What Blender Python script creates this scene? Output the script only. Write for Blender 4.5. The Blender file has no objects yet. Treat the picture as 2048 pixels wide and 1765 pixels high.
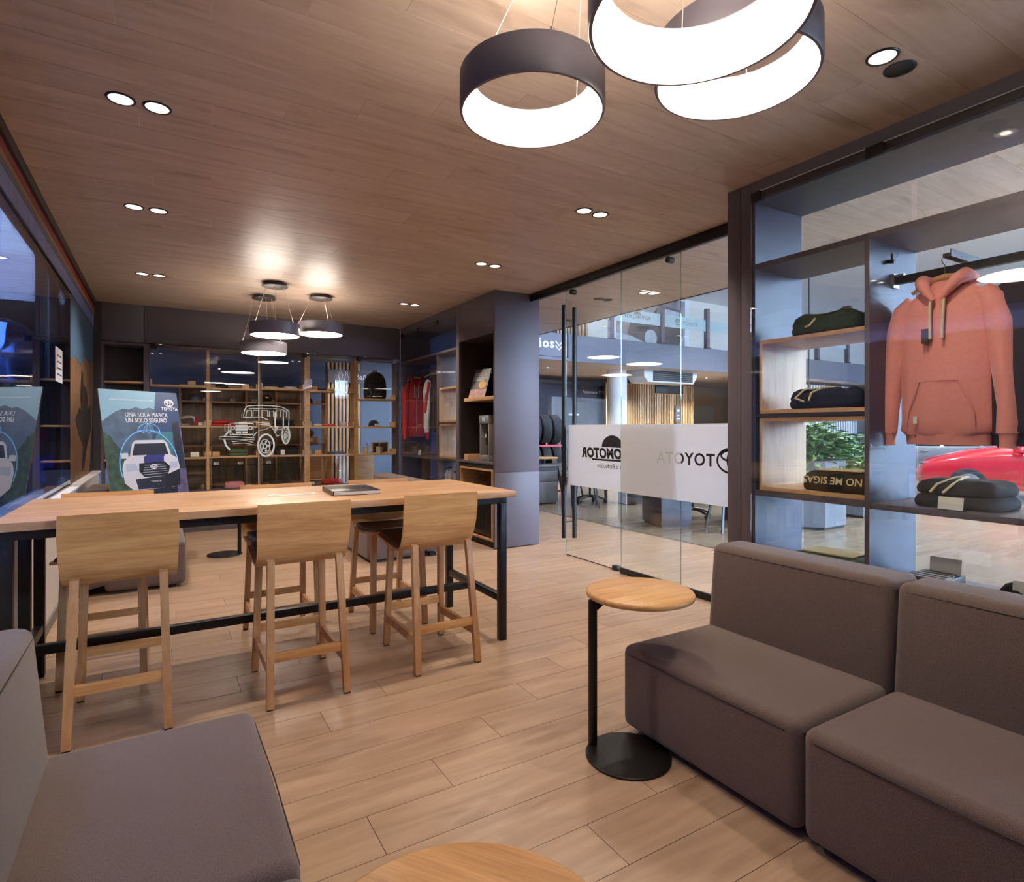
import bpy, bmesh, math, random
from mathutils import Vector, Matrix
random.seed(7)
PI = math.pi
sc = bpy.context.scene
C = sc.collection

# ------------------------------------------------------------------ camera
YAW = math.atan(701 / 1169)
cam = bpy.data.cameras.new('camera'); camo = bpy.data.objects.new('camera', cam)
C.objects.link(camo)
camo.location = (0, 0, 1.5); camo.rotation_euler = (PI / 2, 0, -YAW)
cam.sensor_fit = 'HORIZONTAL'; cam.sensor_width = 36; cam.lens = 1169 / 2048 * 36
cam.shift_y = -24.5 / 2048; cam.clip_start = .02; cam.clip_end = 300
sc.camera = camo

# ------------------------------------------------------------------ world, exposure
w = bpy.data.worlds.new('world'); sc.world = w; w.use_nodes = True
nt = w.node_tree; bg = nt.nodes['Background']
bg.inputs[0].default_value = (.50, .68, 1.0, 1); bg.inputs[1].default_value = 13.0
vs = sc.view_settings
vs.view_transform = 'Standard'; vs.look = 'None'; vs.exposure = 1.42; vs.gamma = 1.0; vs.use_curve_mapping = False
cy = sc.cycles
cy.transparent_max_bounces = 28; cy.max_bounces = 5; cy.diffuse_bounces = 3; cy.glossy_bounces = 3
cy.use_adaptive_sampling = True; cy.adaptive_threshold = .12; cy.adaptive_min_samples = 16; cy.transmission_bounces = 4; cy.sample_clamp_indirect = 6.0; cy.caustics_reflective = False; cy.caustics_refractive = False

WARM = (1.0, .87, .74)
RING_E = 12.0          # pendant diffuser emission
SPOT_W = 24.0         # watts of one ceiling downlight

# ------------------------------------------------------------------ colour + materials
def lin(c):
    c /= 255.0
    return c / 12.92 if c <= .04045 else ((c + .055) / 1.055) ** 2.4
def rgb(r, g, b): return (lin(r), lin(g), lin(b), 1)

M = {}
def mat(name, col=(128, 128, 128), rough=.5, metal=0.0, spec=.5, coat=0.0, emit=None, es=0.0, noise=0.0, nscale=30, bump=0.0, sheen=0.0):
    m = bpy.data.materials.new(name); m.use_nodes = True; M[name] = m
    n = m.node_tree.nodes; l = m.node_tree.links; p = n['Principled BSDF']
    p.inputs['Base Color'].default_value = rgb(*col); p.inputs['Roughness'].default_value = rough
    p.inputs['Metallic'].default_value = metal; p.inputs['Specular IOR Level'].default_value = spec
    p.inputs['Coat Weight'].default_value = coat; p.inputs['Coat Roughness'].default_value = .06
    p.inputs['Sheen Weight'].default_value = sheen
    if emit: p.inputs['Emission Color'].default_value = (*emit, 1); p.inputs['Emission Strength'].default_value = es
    if noise or bump:
        tc = n.new('ShaderNodeTexCoord'); t = n.new('ShaderNodeTexNoise')
        t.inputs['Scale'].default_value = nscale; t.inputs['Detail'].default_value = 3
        l.new(tc.outputs['Object'], t.inputs['Vector'])
        if noise:
            cr = n.new('ShaderNodeValToRGB'); c = rgb(*col)
            cr.color_ramp.elements[0].position = .3; cr.color_ramp.elements[1].position = .7
            cr.color_ramp.elements[0].color = tuple(x * (1 - noise) for x in c[:3]) + (1,)
            cr.color_ramp.elements[1].color = tuple(min(1, x * (1 + noise)) for x in c[:3]) + (1,)
            l.new(t.outputs['Fac'], cr.inputs['Fac']); l.new(cr.outputs['Color'], p.inputs['Base Color'])
        if bump:
            b = n.new('ShaderNodeBump'); b.inputs['Strength'].default_value = bump; b.inputs['Distance'].default_value = .004
            l.new(t.outputs['Fac'], b.inputs['Height']); l.new(b.outputs['Normal'], p.inputs['Normal'])
    return m

def wood(name, dark, light, axis=0, rough=.4, rand=.12, fine=1.0, knots=.35, gs=1.0, coat=0.0):
    m = bpy.data.materials.new(name); m.use_nodes = True; M[name] = m
    n = m.node_tree.nodes; l = m.node_tree.links; p = n['Principled BSDF']
    p.inputs['Roughness'].default_value = rough; p.inputs['Coat Weight'].default_value = coat; p.inputs['Coat Roughness'].default_value = .12
    tc = n.new('ShaderNodeTexCoord'); oi = n.new('ShaderNodeObjectInfo')
    off = n.new('ShaderNodeVectorMath'); off.operation = 'MULTIPLY_ADD'
    mul = n.new('ShaderNodeMath'); mul.operation = 'MULTIPLY'; mul.inputs[1].default_value = 43.7
    l.new(oi.outputs['Random'], mul.inputs[0])
    add = n.new('ShaderNodeVectorMath'); add.operation = 'ADD'
    l.new(tc.outputs['Object'], add.inputs[0]); l.new(mul.outputs[0], add.inputs[1])
    def stretch(a, b):
        mp = n.new('ShaderNodeMapping'); s = [b, b, b]; s[axis] = a
        mp.inputs['Scale'].default_value = s; l.new(add.outputs[0], mp.inputs['Vector']); return mp
    def noise(mp, sc_, det, dist=0.0, ro=.55):
        t = n.new('ShaderNodeTexNoise'); t.inputs['Scale'].default_value = sc_; t.inputs['Detail'].default_value = det
        t.inputs['Distortion'].default_value = dist; t.inputs['Roughness'].default_value = ro
        l.new(mp.outputs[0], t.inputs['Vector']); return t
    a = noise(stretch(.55 * gs, 5 * gs), 2.0, 4, 1.2)
    b = noise(stretch(1.6 * gs, 60 * gs), 2.2, 5, .3, .65)
    k = noise(stretch(1.1 * gs, 4.2 * gs), 1.6, 2, .6)
    cr = n.new('ShaderNodeValToRGB'); cr.color_ramp.elements[0].position = .28; cr.color_ramp.elements[1].position = .72
    cr.color_ramp.elements[0].color = rgb(*dark); cr.color_ramp.elements[1].color = rgb(*light)
    mx = n.new('ShaderNodeMath'); mx.operation = 'MULTIPLY_ADD'; mx.inputs[1].default_value = .5 * fine
    l.new(b.outputs['Fac'], mx.inputs[0])
    sb = n.new('ShaderNodeMath'); sb.operation = 'SUBTRACT'; sb.inputs[1].default_value = .25 * fine
    l.new(a.outputs['Fac'], sb.inputs[0]); l.new(sb.outputs[0], mx.inputs[2]); l.new(mx.outputs[0], cr.inputs['Fac'])
    kr = n.new('ShaderNodeValToRGB'); kr.color_ramp.elements[0].position = .60; kr.color_ramp.elements[1].position = .74
    kr.color_ramp.elements[0].color = (1, 1, 1, 1); v = 1 - knots; kr.color_ramp.elements[1].color = (v, v * .96, v * .92, 1)
    l.new(k.outputs['Fac'], kr.inputs['Fac'])
    m1 = n.new('ShaderNodeMix'); m1.data_type = 'RGBA'; m1.blend_type = 'MULTIPLY'; m1.inputs[0].default_value = 1
    l.new(cr.outputs['Color'], m1.inputs[6]); l.new(kr.outputs['Color'], m1.inputs[7])
    hv = n.new('ShaderNodeHueSaturation'); mr = n.new('ShaderNodeMapRange')
    mr.inputs[3].default_value = 1 - rand; mr.inputs[4].default_value = 1 + rand * .6
    l.new(oi.outputs['Random'], mr.inputs[0]); l.new(mr.outputs[0], hv.inputs['Value'])
    l.new(m1.outputs[2], hv.inputs['Color']); l.new(hv.outputs['Color'], p.inputs['Base Color'])
    bm_ = n.new('ShaderNodeBump'); bm_.inputs['Strength'].default_value = .12; bm_.inputs['Distance'].default_value = .002
    l.new(b.outputs['Fac'], bm_.inputs['Height']); l.new(bm_.outputs['Normal'], p.inputs['Normal'])
    return m

def glassmat(name, tint=(1, 1, 1), ior=1.45, gl=(1, 1, 1)):
    m = bpy.data.materials.new(name); m.use_nodes = True; M[name] = m
    n = m.node_tree.nodes; l = m.node_tree.links
    n.remove(n['Principled BSDF']); out = n['Material Output']
    tr = n.new('ShaderNodeBsdfTransparent'); tr.inputs[0].default_value = (*tint, 1)
    gb = n.new('ShaderNodeBsdfGlossy'); gb.inputs['Roughness'].default_value = 0.0; gb.inputs[0].default_value = (*gl, 1)
    ge = n.new('ShaderNodeNewGeometry'); mr = n.new('ShaderNodeMapRange')
    mr.inputs[3].default_value = ior; mr.inputs[4].default_value = 1 / ior
    l.new(ge.outputs['Backfacing'], mr.inputs[0])
    fr = n.new('ShaderNodeFresnel'); l.new(mr.outputs[0], fr.inputs['IOR'])
    mx = n.new('ShaderNodeMixShader'); l.new(fr.outputs[0], mx.inputs[0]); l.new(tr.outputs[0], mx.inputs[1]); l.new(gb.outputs[0], mx.inputs[2])
    l.new(mx.outputs[0], out.inputs['Surface'])
    return m

def filmmat(name, col, through=.12, tl_share=.6):
    m = bpy.data.materials.new(name); m.use_nodes = True; M[name] = m
    n = m.node_tree.nodes; l = m.node_tree.links
    n.remove(n['Principled BSDF']); out = n['Material Output']
    tr = n.new('ShaderNodeBsdfTransparent'); di = n.new('ShaderNodeBsdfDiffuse'); tl = n.new('ShaderNodeBsdfTranslucent')
    di.inputs[0].default_value = rgb(*col); tl.inputs[0].default_value = rgb(*col)
    a = n.new('ShaderNodeMixShader'); a.inputs[0].default_value = tl_share; l.new(di.outputs[0], a.inputs[1]); l.new(tl.outputs[0], a.inputs[2])
    b = n.new('ShaderNodeMixShader'); b.inputs[0].default_value = through; l.new(a.outputs[0], b.inputs[1]); l.new(tr.outputs[0], b.inputs[2])
    l.new(b.outputs[0], out.inputs['Surface'])
    return m

def emitmat(name, col, s):
    m = bpy.data.materials.new(name); m.use_nodes = True; M[name] = m
    n = m.node_tree.nodes; l = m.node_tree.links; p = n['Principled BSDF']
    p.inputs['Base Color'].default_value = (.9, .9, .9, 1); p.inputs['Roughness'].default_value = .5
    p.inputs['Emission Color'].default_value = (*col, 1); p.inputs['Emission Strength'].default_value = s
    return m

wood('floor_oak', (164, 134, 108), (190, 160, 132), 0, .33, .06, .4, .22)
wood('ceiling_oak', (174, 152, 135), (196, 176, 160), 0, .42, .05, .35, .24)
wood('oak_furniture', (190, 136, 80), (224, 174, 114), 0, .38, .05, 1.5, .12, 1.6)
wood('oak_upright', (174, 126, 80), (208, 162, 112), 2, .4, .06, 1.0, .1, 1.6)
wood('oak_table', (180, 134, 92), (212, 168, 122), 0, .42, .03, 1.0, .18, 1.1, .04)
wood('shelf_oak', (176, 132, 88), (214, 172, 124), 0, .45, .04, .8, .1, 1.5)
wood('shelf_oak_daylit', (186, 150, 112), (214, 182, 144), 2, .45, .03, .6, .06, 1.5)  # paler oak for box sides: the daylight on them is put into the colour
wood('shelf_oak_y', (176, 132, 88), (214, 172, 124), 1, .45, .04, .8, .1, 1.5)
wood('walnut_back', (112, 90, 70), (146, 120, 94), 2, .5, .05, 1.0, .1, 1.2)
wood('slat_pine', (190, 152, 108), (228, 196, 152), 2, .5, .12, .8, .25, 1.2)
wood('tile_stone', (128, 114, 94), (140, 127, 107), 0, .22, .04, .4, .05, .5)
mat('floor_gap', (62, 42, 28), .8); mat('ceiling_gap', (226, 206, 184), .7)  # pale ceiling joints: light caught by the grooves is put into the colour
mat('graphite', (92, 84, 90), .46)
mat('graphite_deep', (52, 45, 45), .5)
mat('blue_graphite', (70, 76, 96), .4)  # bluish sky daylight on the near cabinet panels is put into this colour

mat('black_metal', (22, 20, 20), .38, spec=.4)
mat('ring_shell', (108, 102, 108), .42)
mat('ring_lip', (150, 140, 140), .4)
mat('sofa_fabric', (102, 85, 77), .9, noise=.42, nscale=420, bump=.5, sheen=.25)
mat('stitch', (58, 48, 46), .9)
mat('leather', (72, 56, 46), .42, noise=.08, nscale=60, bump=.1)
mat('rubber', (18, 17, 17), .7)
mat('white_paint', (214, 208, 204), .6, noise=.02, nscale=4)
mat('cream_paint', (230, 222, 210), .65)
mat('grey_paint', (120, 116, 116), .6)
mat('white_trim', (232, 232, 236), .45)
mat('paper', (228, 222, 208), .6)
mat('steel', (170, 168, 168), .28, .9)
mat('silver_plastic', (140, 134, 130), .35, .3)
mat('dark_plastic', (26, 25, 27), .4)
mat('cable', (12, 12, 13), .5)
mat('wire', (210, 196, 178), .3, .8)
mat('concrete', (104, 106, 112), .6, noise=.06, nscale=14)
glassmat('glass', (.965, .98, .975))
glassmat('glass_smoke', (.29, .32, .39))
glassmat('glass_edge', (.55, .72, .70))
filmmat('frost', (226, 228, 232), .10, .42)
filmmat('blue_film', (104, 132, 172), .04)
filmmat('frost_teal', (206, 226, 228), .2)
emitmat('lamp_glow', WARM, RING_E)
emitmat('spot_glow', (1.0, .86, .70), 7.0)

# ------------------------------------------------------------------ mesh builder
class MB:
    def __init__(self): self.v = []; self.f = []
    def add(self, vs_, fs):
        o = len(self.v); self.v += [tuple(p) for p in vs_]; self.f += [tuple(i + o for i in q) for q in fs]; return self
    def box(self, x0, x1, y0, y1, z0, z1, bev=0, seg=2):
        if x1 < x0: x0, x1 = x1, x0
        if y1 < y0: y0, y1 = y1, y0
        if z1 < z0: z0, z1 = z1, z0
        vv = [(x0,y0,z0),(x1,y0,z0),(x1,y1,z0),(x0,y1,z0),(x0,y0,z1),(x1,y0,z1),(x1,y1,z1),(x0,y1,z1)]
        ff = [(0,3,2,1),(4,5,6,7),(0,1,5,4),(1,2,6,5),(2,3,7,6),(3,0,4,7)]
        if not bev: return self.add(vv, ff)
        return self.hull(vv, ff, bev, seg)
    def hull(self, vv, ff, bev, seg=2):
        bm = bmesh.new(); bv = [bm.verts.new(p) for p in vv]
        for q in ff: bm.faces.new([bv[i] for i in q])
        bm.normal_update()
        bmesh.ops.bevel(bm, geom=list(bm.edges), offset=bev, segments=seg, profile=.5, affect='EDGES', clamp_overlap=True)
        bm.verts.ensure_lookup_table(); bm.verts.index_update()
        self.add([tuple(p.co) for p in bm.verts], [[p.index for p in q.verts] for q in bm.faces]); bm.free(); return self
    def ring(self, c, ax, r, n, ph=0):
        ax = Vector(ax).normalized(); u = ax.orthogonal().normalized(); w_ = ax.cross(u)
        c = Vector(c)
        return [c + u * (r * math.cos(ph + 2 * PI * i / n)) + w_ * (r * math.sin(ph + 2 * PI * i / n)) for i in range(n)]
    def loft(self, rings, cap=True, closed=False):
        n = len(rings[0]); vv = [p for r in rings for p in r]; ff = []
        m = len(rings)
        for k in range(m if closed else m - 1):
            a, b = k * n, ((k + 1) % m) * n
            for i in range(n):
                j = (i + 1) % n; ff.append((a + i, a + j, b + j, b + i))
        if cap and not closed: ff.append(tuple(range(n - 1, -1, -1))); ff.append(tuple(range((m - 1) * n, m * n)))
        return self.add(vv, ff)
    def tube(self, p0, p1, r0, r1=None, n=10, ph=0):
        p0 = Vector(p0); p1 = Vector(p1); d = p1 - p0
        return self.loft([self.ring(p0, d, r0, n, ph), self.ring(p1, d, r0 if r1 is None else r1, n, ph)])
    def path(self, pts, r, n=8):
        pts = [Vector(p) for p in pts]; rs = []; u = None
        for i, p in enumerate(pts):
            d = (pts[min(i + 1, len(pts) - 1)] - pts[max(i - 1, 0)]).normalized()
            if u is None: u = d.orthogonal().normalized()
            u = (u - d * u.dot(d)); u = u.normalized() if u.length > 1e-6 else d.orthogonal().normalized()
            w_ = d.cross(u); rr = r[i] if isinstance(r, (list, tuple)) else r
            rs.append([p + u * (rr * math.cos(2 * PI * k / n)) + w_ * (rr * math.sin(2 * PI * k / n)) for k in range(n)])
        return self.loft(rs)
    def bar(self, p0, p1, wx, wy, up=(0, 0, 1)):          # rectangular bar between two points
        p0 = Vector(p0); p1 = Vector(p1); d = (p1 - p0).normalized(); u = Vector(up)
        if abs(d.dot(u)) > .95: u = Vector((0, 1, 0))
        s_ = d.cross(u).normalized(); u = s_.cross(d)
        def rr(p): return [p + s_ * a * wx / 2 + u * b * wy / 2 for a, b in ((-1,-1),(1,-1),(1,1),(-1,1))]
        return self.loft([rr(p0), rr(p1)])
    def lathe(self, prof, c=(0, 0, 0), n=32, axis=2, cap=True):
        rs = []
        for r, z in prof:
            q = []
            for i in range(n):
                a = 2 * PI * i / n; x, y = r * math.cos(a), r * math.sin(a)
                p = (x, y, z) if axis == 2 else ((z, x, y) if axis == 0 else (y, z, x))
                q.append((p[0] + c[0], p[1] + c[1], p[2] + c[2]))
            rs.append(q)
        return self.loft(rs, cap)
    def prism(self, pts, axis, a0, a1):                    # polygon (2-D) pushed along an axis
        def P3(p, a):
            return (a, p[0], p[1]) if axis == 0 else ((p[0], a, p[1]) if axis == 1 else (p[0], p[1], a))
        n = len(pts)
        vv = [P3(p, a0) for p in pts] + [P3(p, a1) for p in pts]
        ff = [tuple(range(n)), tuple(range(2 * n - 1, n - 1, -1))] + [(i, i + n, (i + 1) % n + n, (i + 1) % n) for i in range(n)]
        return self.add(vv, ff)
    def strip(self, pts, wd, th, fn, closed=False):         # a flat ribbon along 2-D points, mapped by fn(x, y, t)
        n = len(pts); L = []; R = []
        for i in range(n):
            a = pts[(i - 1) % n] if closed or i else pts[i]; b = pts[(i + 1) % n] if closed or i < n - 1 else pts[i]
            dx, dy = b[0] - a[0], b[1] - a[1]; q = math.hypot(dx, dy) or 1
            nx, ny = -dy / q * wd / 2, dx / q * wd / 2
            L.append((pts[i][0] + nx, pts[i][1] + ny)); R.append((pts[i][0] - nx, pts[i][1] - ny))
        rs = [[fn(L[i][0], L[i][1], 0), fn(R[i][0], R[i][1], 0), fn(R[i][0], R[i][1], th), fn(L[i][0], L[i][1], th)] for i in range(n)]
        return self.loft(rs, True, closed)
    def map(self, fn): self.v = [tuple(fn(*p)) for p in self.v]; return self
    def move(self, dx, dy, dz): return self.map(lambda x, y, z: (x + dx, y + dy, z + dz))
    def rotz(self, a):
        c_, s_ = math.cos(a), math.sin(a); return self.map(lambda x, y, z: (x * c_ - y * s_, x * s_ + y * c_, z))

_txt = {}
def text2d(s, size=1.0, align='LEFT', bold=0.0, sp=1.0):
    key = (s, size, align, bold, sp)
    if key not in _txt:
        cu = bpy.data.curves.new('lettering', 'FONT'); cu.body = s; cu.size = size; cu.align_x = align
        cu.offset = bold * size; cu.space_character = sp; cu.resolution_u = 3; cu.space_line = .95
        o = bpy.data.objects.new('lettering', cu); C.objects.link(o)
        bpy.context.view_layer.update()
        me = o.evaluated_get(bpy.context.evaluated_depsgraph_get()).to_mesh()
        _txt[key] = ([(p.co.x, p.co.y) for p in me.vertices], [tuple(q.vertices) for q in me.polygons])
        o.to_mesh_clear(); bpy.data.objects.remove(o); bpy.data.curves.remove(cu)
    return _txt[key]
def text(mb, s, size, fn, align='LEFT', bold=0.0, sp=1.0, shear=0.0):     # fn(x, y, 0) -> 3-D point
    vv, ff = text2d(s, size, align, bold, sp)
    return mb.add([fn(x + shear * y, y, 0) for x, y in vv], ff)
def ell(cx_, cy_, a, b, n=28, t0=0, t1=2 * PI):
    full = abs(t1 - t0 - 2 * PI) < 1e-6; m = n if full else n - 1
    return [(cx_ + a * math.cos(t0 + (t1 - t0) * i / m), cy_ + b * math.sin(t0 + (t1 - t0) * i / m)) for i in range(n)]
def emblem(mb, cx_, cy_, s, wd, th, fn):                   # three overlapping ovals
    mb.strip(ell(cx_, cy_, 1.0 * s, .68 * s), wd, th, fn, True)
    mb.strip(ell(cx_, cy_ + .02 * s, .32 * s, .60 * s), wd, th, fn, True)
    mb.strip(ell(cx_, cy_ + .28 * s, .74 * s, .30 * s), wd, th, fn, True)
    return mb

# ------------------------------------------------------------------ objects
ORG = {}
def obj(name, mb, m, parent=None, smooth=35):
    me = bpy.data.meshes.new(name)
    o_ = ORG.get(parent.name, (0, 0, 0)) if parent else (0, 0, 0)
    me.from_pydata([(x - o_[0], y - o_[1], z - o_[2]) for x, y, z in mb.v], [], mb.f); me.update()
    if smooth:
        me.polygons.foreach_set('use_smooth', [True] * len(me.polygons)); me.set_sharp_from_angle(angle=math.radians(smooth))
    me.materials.append(M[m] if isinstance(m, str) else m)
    bm = bmesh.new(); bm.from_mesh(me); bmesh.ops.recalc_face_normals(bm, faces=bm.faces); bm.to_mesh(me); bm.free()
    o = bpy.data.objects.new(name, me); C.objects.link(o)
    if parent: o.parent = parent
    ORG[o.name] = o_
    return o
def tag(o, label=None, cat=None, group=None, kind=None):
    if label: o['label'] = label
    if cat: o['category'] = cat
    if group: o['group'] = group
    if kind: o['kind'] = kind
    return o
def thing(name, label, cat, loc=(0, 0, 0), rz=0, group=None, world=False, kind=None):
    o = bpy.data.objects.new(name, None); C.objects.link(o); o.empty_display_size = .1
    o.location = loc; o.rotation_euler = (0, 0, rz)
    ORG[o.name] = tuple(loc) if world else (0, 0, 0)
    return tag(o, label, cat, group, kind)
def solo(name, mb, m, label, cat, group=None, base=None, smooth=35):     # a thing that is one mesh, origin at its base
    if base is None:
        xs = [p[0] for p in mb.v]; ys = [p[1] for p in mb.v]; base = ((min(xs) + max(xs)) / 2, (min(ys) + max(ys)) / 2, min(p[2] for p in mb.v))
    mb.move(-base[0], -base[1], -base[2])
    o = obj(name, mb, m, None, smooth); o.location = base
    return tag(o, label, cat, group)
def dup(root, loc, rz=0, label=None):
    r = root.copy(); C.objects.link(r); r.location = loc; r.rotation_euler = (0, 0, rz)
    if label: r['label'] = label
    for ch in list(root.children):
        c_ = ch.copy(); C.objects.link(c_); c_.parent = r
        for g in ch.children:
            d = g.copy(); C.objects.link(d); d.parent = c_
    return r
def struct(name, mb, m, parent=None, label=None):
    o = obj(name, mb, m, parent)
    if not parent: tag(o, label, None, None, 'structure')
    return o

# ================================================================== THE SHELL
XL, XF, YB, CZ = -.78, 3.55, 9.66, 3.225
PW, PL = .237, 1.44
def planks(parent, name, y0, xj, step, ymin, ymax, xmin, xmax, z0, z1, m, g=.0013):
    def mk(L):
        b = MB().box(-L / 2 + g, L / 2 - g, -PW / 2 + g, PW / 2 - g, 0, z1 - z0); me = bpy.data.meshes.new(name)
        me.from_pydata(b.v, [], b.f); me.materials.append(M[m]); return me
    full = mk(PL); i0 = math.floor((ymin - y0) / PW); i = i0
    while y0 + PW * i < ymax - .02:
        ya = y0 + PW * i; j = (xj + step * i) % PL
        k = math.floor((xmin - j) / PL)
        while j + PL * k < xmax - .02:
            a, b = max(xmin, j + PL * k), min(xmax, j + PL * (k + 1))
            if b - a > .02:
                me = full if b - a > PL - .001 else mk(b - a)
                o = bpy.data.objects.new(name, me); C.objects.link(o); o.parent = parent
                o.location = ((a + b) / 2, ya + PW / 2, z0)
            k += 1
        i += 1
fl = struct('floor', MB().box(XL - .3, 5.925, -1.7, 9.9, -.12, -.010), 'floor_gap', label='oak plank floor of the lounge')
fl['category'] = 'floor'
planks(fl, 'plank', 1.99, .68, .37, -.2, 9.62, XL + .06, 5.925, -.010, 0, 'floor_oak')
o = obj('plank_field', MB().box(XL, 5.925, -1.7, -.144, -.010, 0), 'floor_oak', fl); o['kind'] = 'stuff'
obj('threshold_strip', MB().box(5.925, 5.955, -1.7, 9.9, -.12, .001), 'black_metal', fl)

ce = struct('ceiling', MB().box(XL - .3, 5.93, -1.7, 9.9, CZ + .002, CZ + .3), 'ceiling_gap', label='oak plank ceiling above the lounge')
ce['category'] = 'ceiling'
planks(ce, 'plank', 1.59, 2.996, -.345, -.2, 9.86, XL - .25, 5.925, CZ, CZ + .002, 'ceiling_oak', .0012)
o = obj('plank_field', MB().box(XL - .25, 5.925, -1.7, -.306, CZ, CZ + .002), 'ceiling_oak', ce); o['kind'] = 'stuff'
obj('edge_trim', MB().box(5.925, 5.95, -1.7, 9.9, CZ - .006, CZ + .3), 'black_metal', ce)

# --- left side: low wall, sill and the street window
wl = struct('wall_left', MB().box(XL - .2, -.725, -1.7, YB, 0, .915), 'white_paint', label='low white wall under the street window'); wl['category'] = 'wall'
obj('sill', MB().box(XL - .22, -.70, -1.7, YB, .915, .935, .004), 'white_trim', wl)
obj('glazing_channel', MB().box(-.815, -.77, -1.7, 7.3, .935, .946), 'steel', wl)
bb = struct('baseboard_left', MB().box(-.725, -.71, -1.7, YB, 0, .08), 'grey_paint', label='grey skirting along the low white wall'); bb['category'] = 'baseboard'
wn = thing('window_1', 'tall frameless street window above the white sill', 'window', (-.79, 3, .946), world=True, kind='structure')
mat('red_band', (128, 20, 16), .4); mat('tan_band', (128, 100, 66), .5); mat('slate_band', (66, 76, 96), .4); mat('sky_band', (104, 116, 168), .4, noise=.3, nscale=6)
GZ = 2.86
for i, (a, b) in enumerate(((-1.7, 1.45), (1.454, 3.75), (3.754, 6.03), (6.034, 7.32))):
    obj('pane', MB().box(-.796, -.786, a, b, .946, GZ), 'glass_smoke', wn)
obj('header', MB().box(-.84, -.755, -1.7, YB, CZ - .075, CZ), 'black_metal', wn)
obj('red_strip', MB().box(-.83, -.775, -1.7, YB, CZ - .13, CZ - .075), 'red_band', wn)
obj('tan_strip', MB().box(-.83, -.778, -1.7, YB, CZ - .18, CZ - .13), 'tan_band', wn)
obj('slate_strip', MB().box(-.83, -.78, -1.7, YB, CZ - .215, CZ - .18), 'slate_band', wn)
obj('sky_strip', MB().box(-.83, -.782, -1.7, YB, GZ + .012, CZ - .215), 'sky_band', wn)
obj('bottom_bead', MB().box(-.83, -.776, -1.7, 7.32, GZ, GZ + .012), 'black_metal', wn)
# printed mural panel on the far end of the left side
mu = thing('wall_mural', 'printed desert mural panel with dark off-road vehicle on left wall', 'mural', (-.79, 8.5, .935), world=True)
mat('mural_rock', (112, 80, 52), .5, noise=.35, nscale=3); mat('mural_sky', (66, 92, 116), .5, noise=.12, nscale=1.5); mat('mural_dark', (34, 24, 20), .5, noise=.3, nscale=6)
obj('panel', MB().box(-.83, -.79, 7.32, 9.655, .935, GZ + .01), 'mural_rock', mu)
def mural(name, pts, m, t): obj(name, MB().prism(pts, 0, -.79, -.788 + t), m, mu)
mural('sky', [(7.325, 2.86), (9.65, 2.86), (9.65, 2.45), (9.1, 2.32), (8.7, 2.36), (8.2, 2.22), (7.7, 2.26), (7.325, 2.2)], 'mural_sky', 0)
mural('vehicle', [(8.2, 1.9), (8.3, 2.16), (8.45, 2.16), (8.5, 2.02), (8.85, 1.98), (8.95, 1.82), (8.85, 1.68), (8.3, 1.72)], 'mural_dark', .0005)
mural('rock_shadow', [(8.1, 1.74), (8.7, 1.7), (9.3, 1.8), (9.4, 1.5), (8.9, 1.3), (8.6, 1.05), (8.3, 1.0), (8.45, 1.3), (8.0, 1.45), (7.75, 1.6)], 'mural_dark', .0003)
mural('cliff_edge', [(9.3, 1.2), (9.65, 1.9), (9.65, .95), (9.2, .95)], 'mural_dark', .0004)

# --- behind the camera and far end of the lounge
wf = struct('wall_front', MB().box(XL - .3, 4.2, -1.85, -1.7, 0, CZ), 'graphite', label='dark panelled wall behind the viewer'); wf['category'] = 'wall'
wb = struct('wall_back', MB().box(XL - .05, 3.54, 9.70, 9.98, 2.69, CZ), 'graphite_deep', label='dark panelled header above the rear display shelves'); wb['category'] = 'wall'
obj('panel', MB().box(XL + .08, -.213, 9.66, 9.70, 2.70, CZ, .002), 'graphite', wb)
obj('panel', MB().box(-.208, 3.535, 9.66, 9.70, 2.70, CZ, .002), 'graphite', wb)
obj('corner_post', MB().box(XL - .02, XL + .075, 9.655, 9.98, .94, CZ), 'graphite_deep', wb)

# --- tall cabinet with the coffee niche, its end panel faces the viewer
XC = 3.54
tc_ = thing('niche_cabinet', 'tall dark cabinet with open drinks niche beside the sliding glass door', 'cabinet', (3.88, 6.9, 0), world=True)
obj('end_panel', MB().box(XC, 4.20, 6.315, 6.335, .955, CZ - .002, .0015), 'graphite', tc_)
obj('end_panel', MB().box(XC, 4.20, 6.315, 6.335, .012, .951, .0015), 'graphite', tc_)
obj('carcass_side', MB().box(XC + .004, 4.19, 6.336, 6.36, .012, CZ - .004), 'graphite', tc_)
obj('carcass_side', MB().box(XC, 4.19, 7.335, 7.425, .012, CZ - .004), 'graphite', tc_)
obj('header_panel', MB().box(XC, XC + .02, 6.336, 7.335, 2.70, CZ - .004, .0015), 'graphite', tc_)
obj('back_panel', MB().box(4.13, 4.19, 6.36, 7.335, .012, CZ - .004), 'graphite_deep', tc_)
obj('niche_roof', MB().box(XC + .02, 4.13, 6.36, 7.335, 2.70, 2.72), 'graphite_deep', tc_)
obj('niche_lining', MB().box(XC + .03, 4.12, 6.36, 6.372, 1.09, 2.70), 'graphite_deep', tc_)
obj('niche_lining', MB().box(XC + .03, 4.12, 7.322, 7.335, 1.09, 2.70), 'graphite_deep', tc_)
obj('niche_shelf', MB().box(XC + .02, 3.98, 6.373, 7.22, 1.87, 1.915, .003), 'shelf_oak_y', tc_)
obj('counter', MB().box(XC - .004, 4.13, 6.36, 7.335, 1.045, 1.075, .002), 'graphite', tc_)
obj('counter_apron', MB().box(XC + .03, XC + .05, 6.36, 7.335, .985, 1.045), 'graphite_deep', tc_)
nb = MB(); y0, y1, z0, z1, t = 6.385, 7.31, .085, .985, .022
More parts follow.
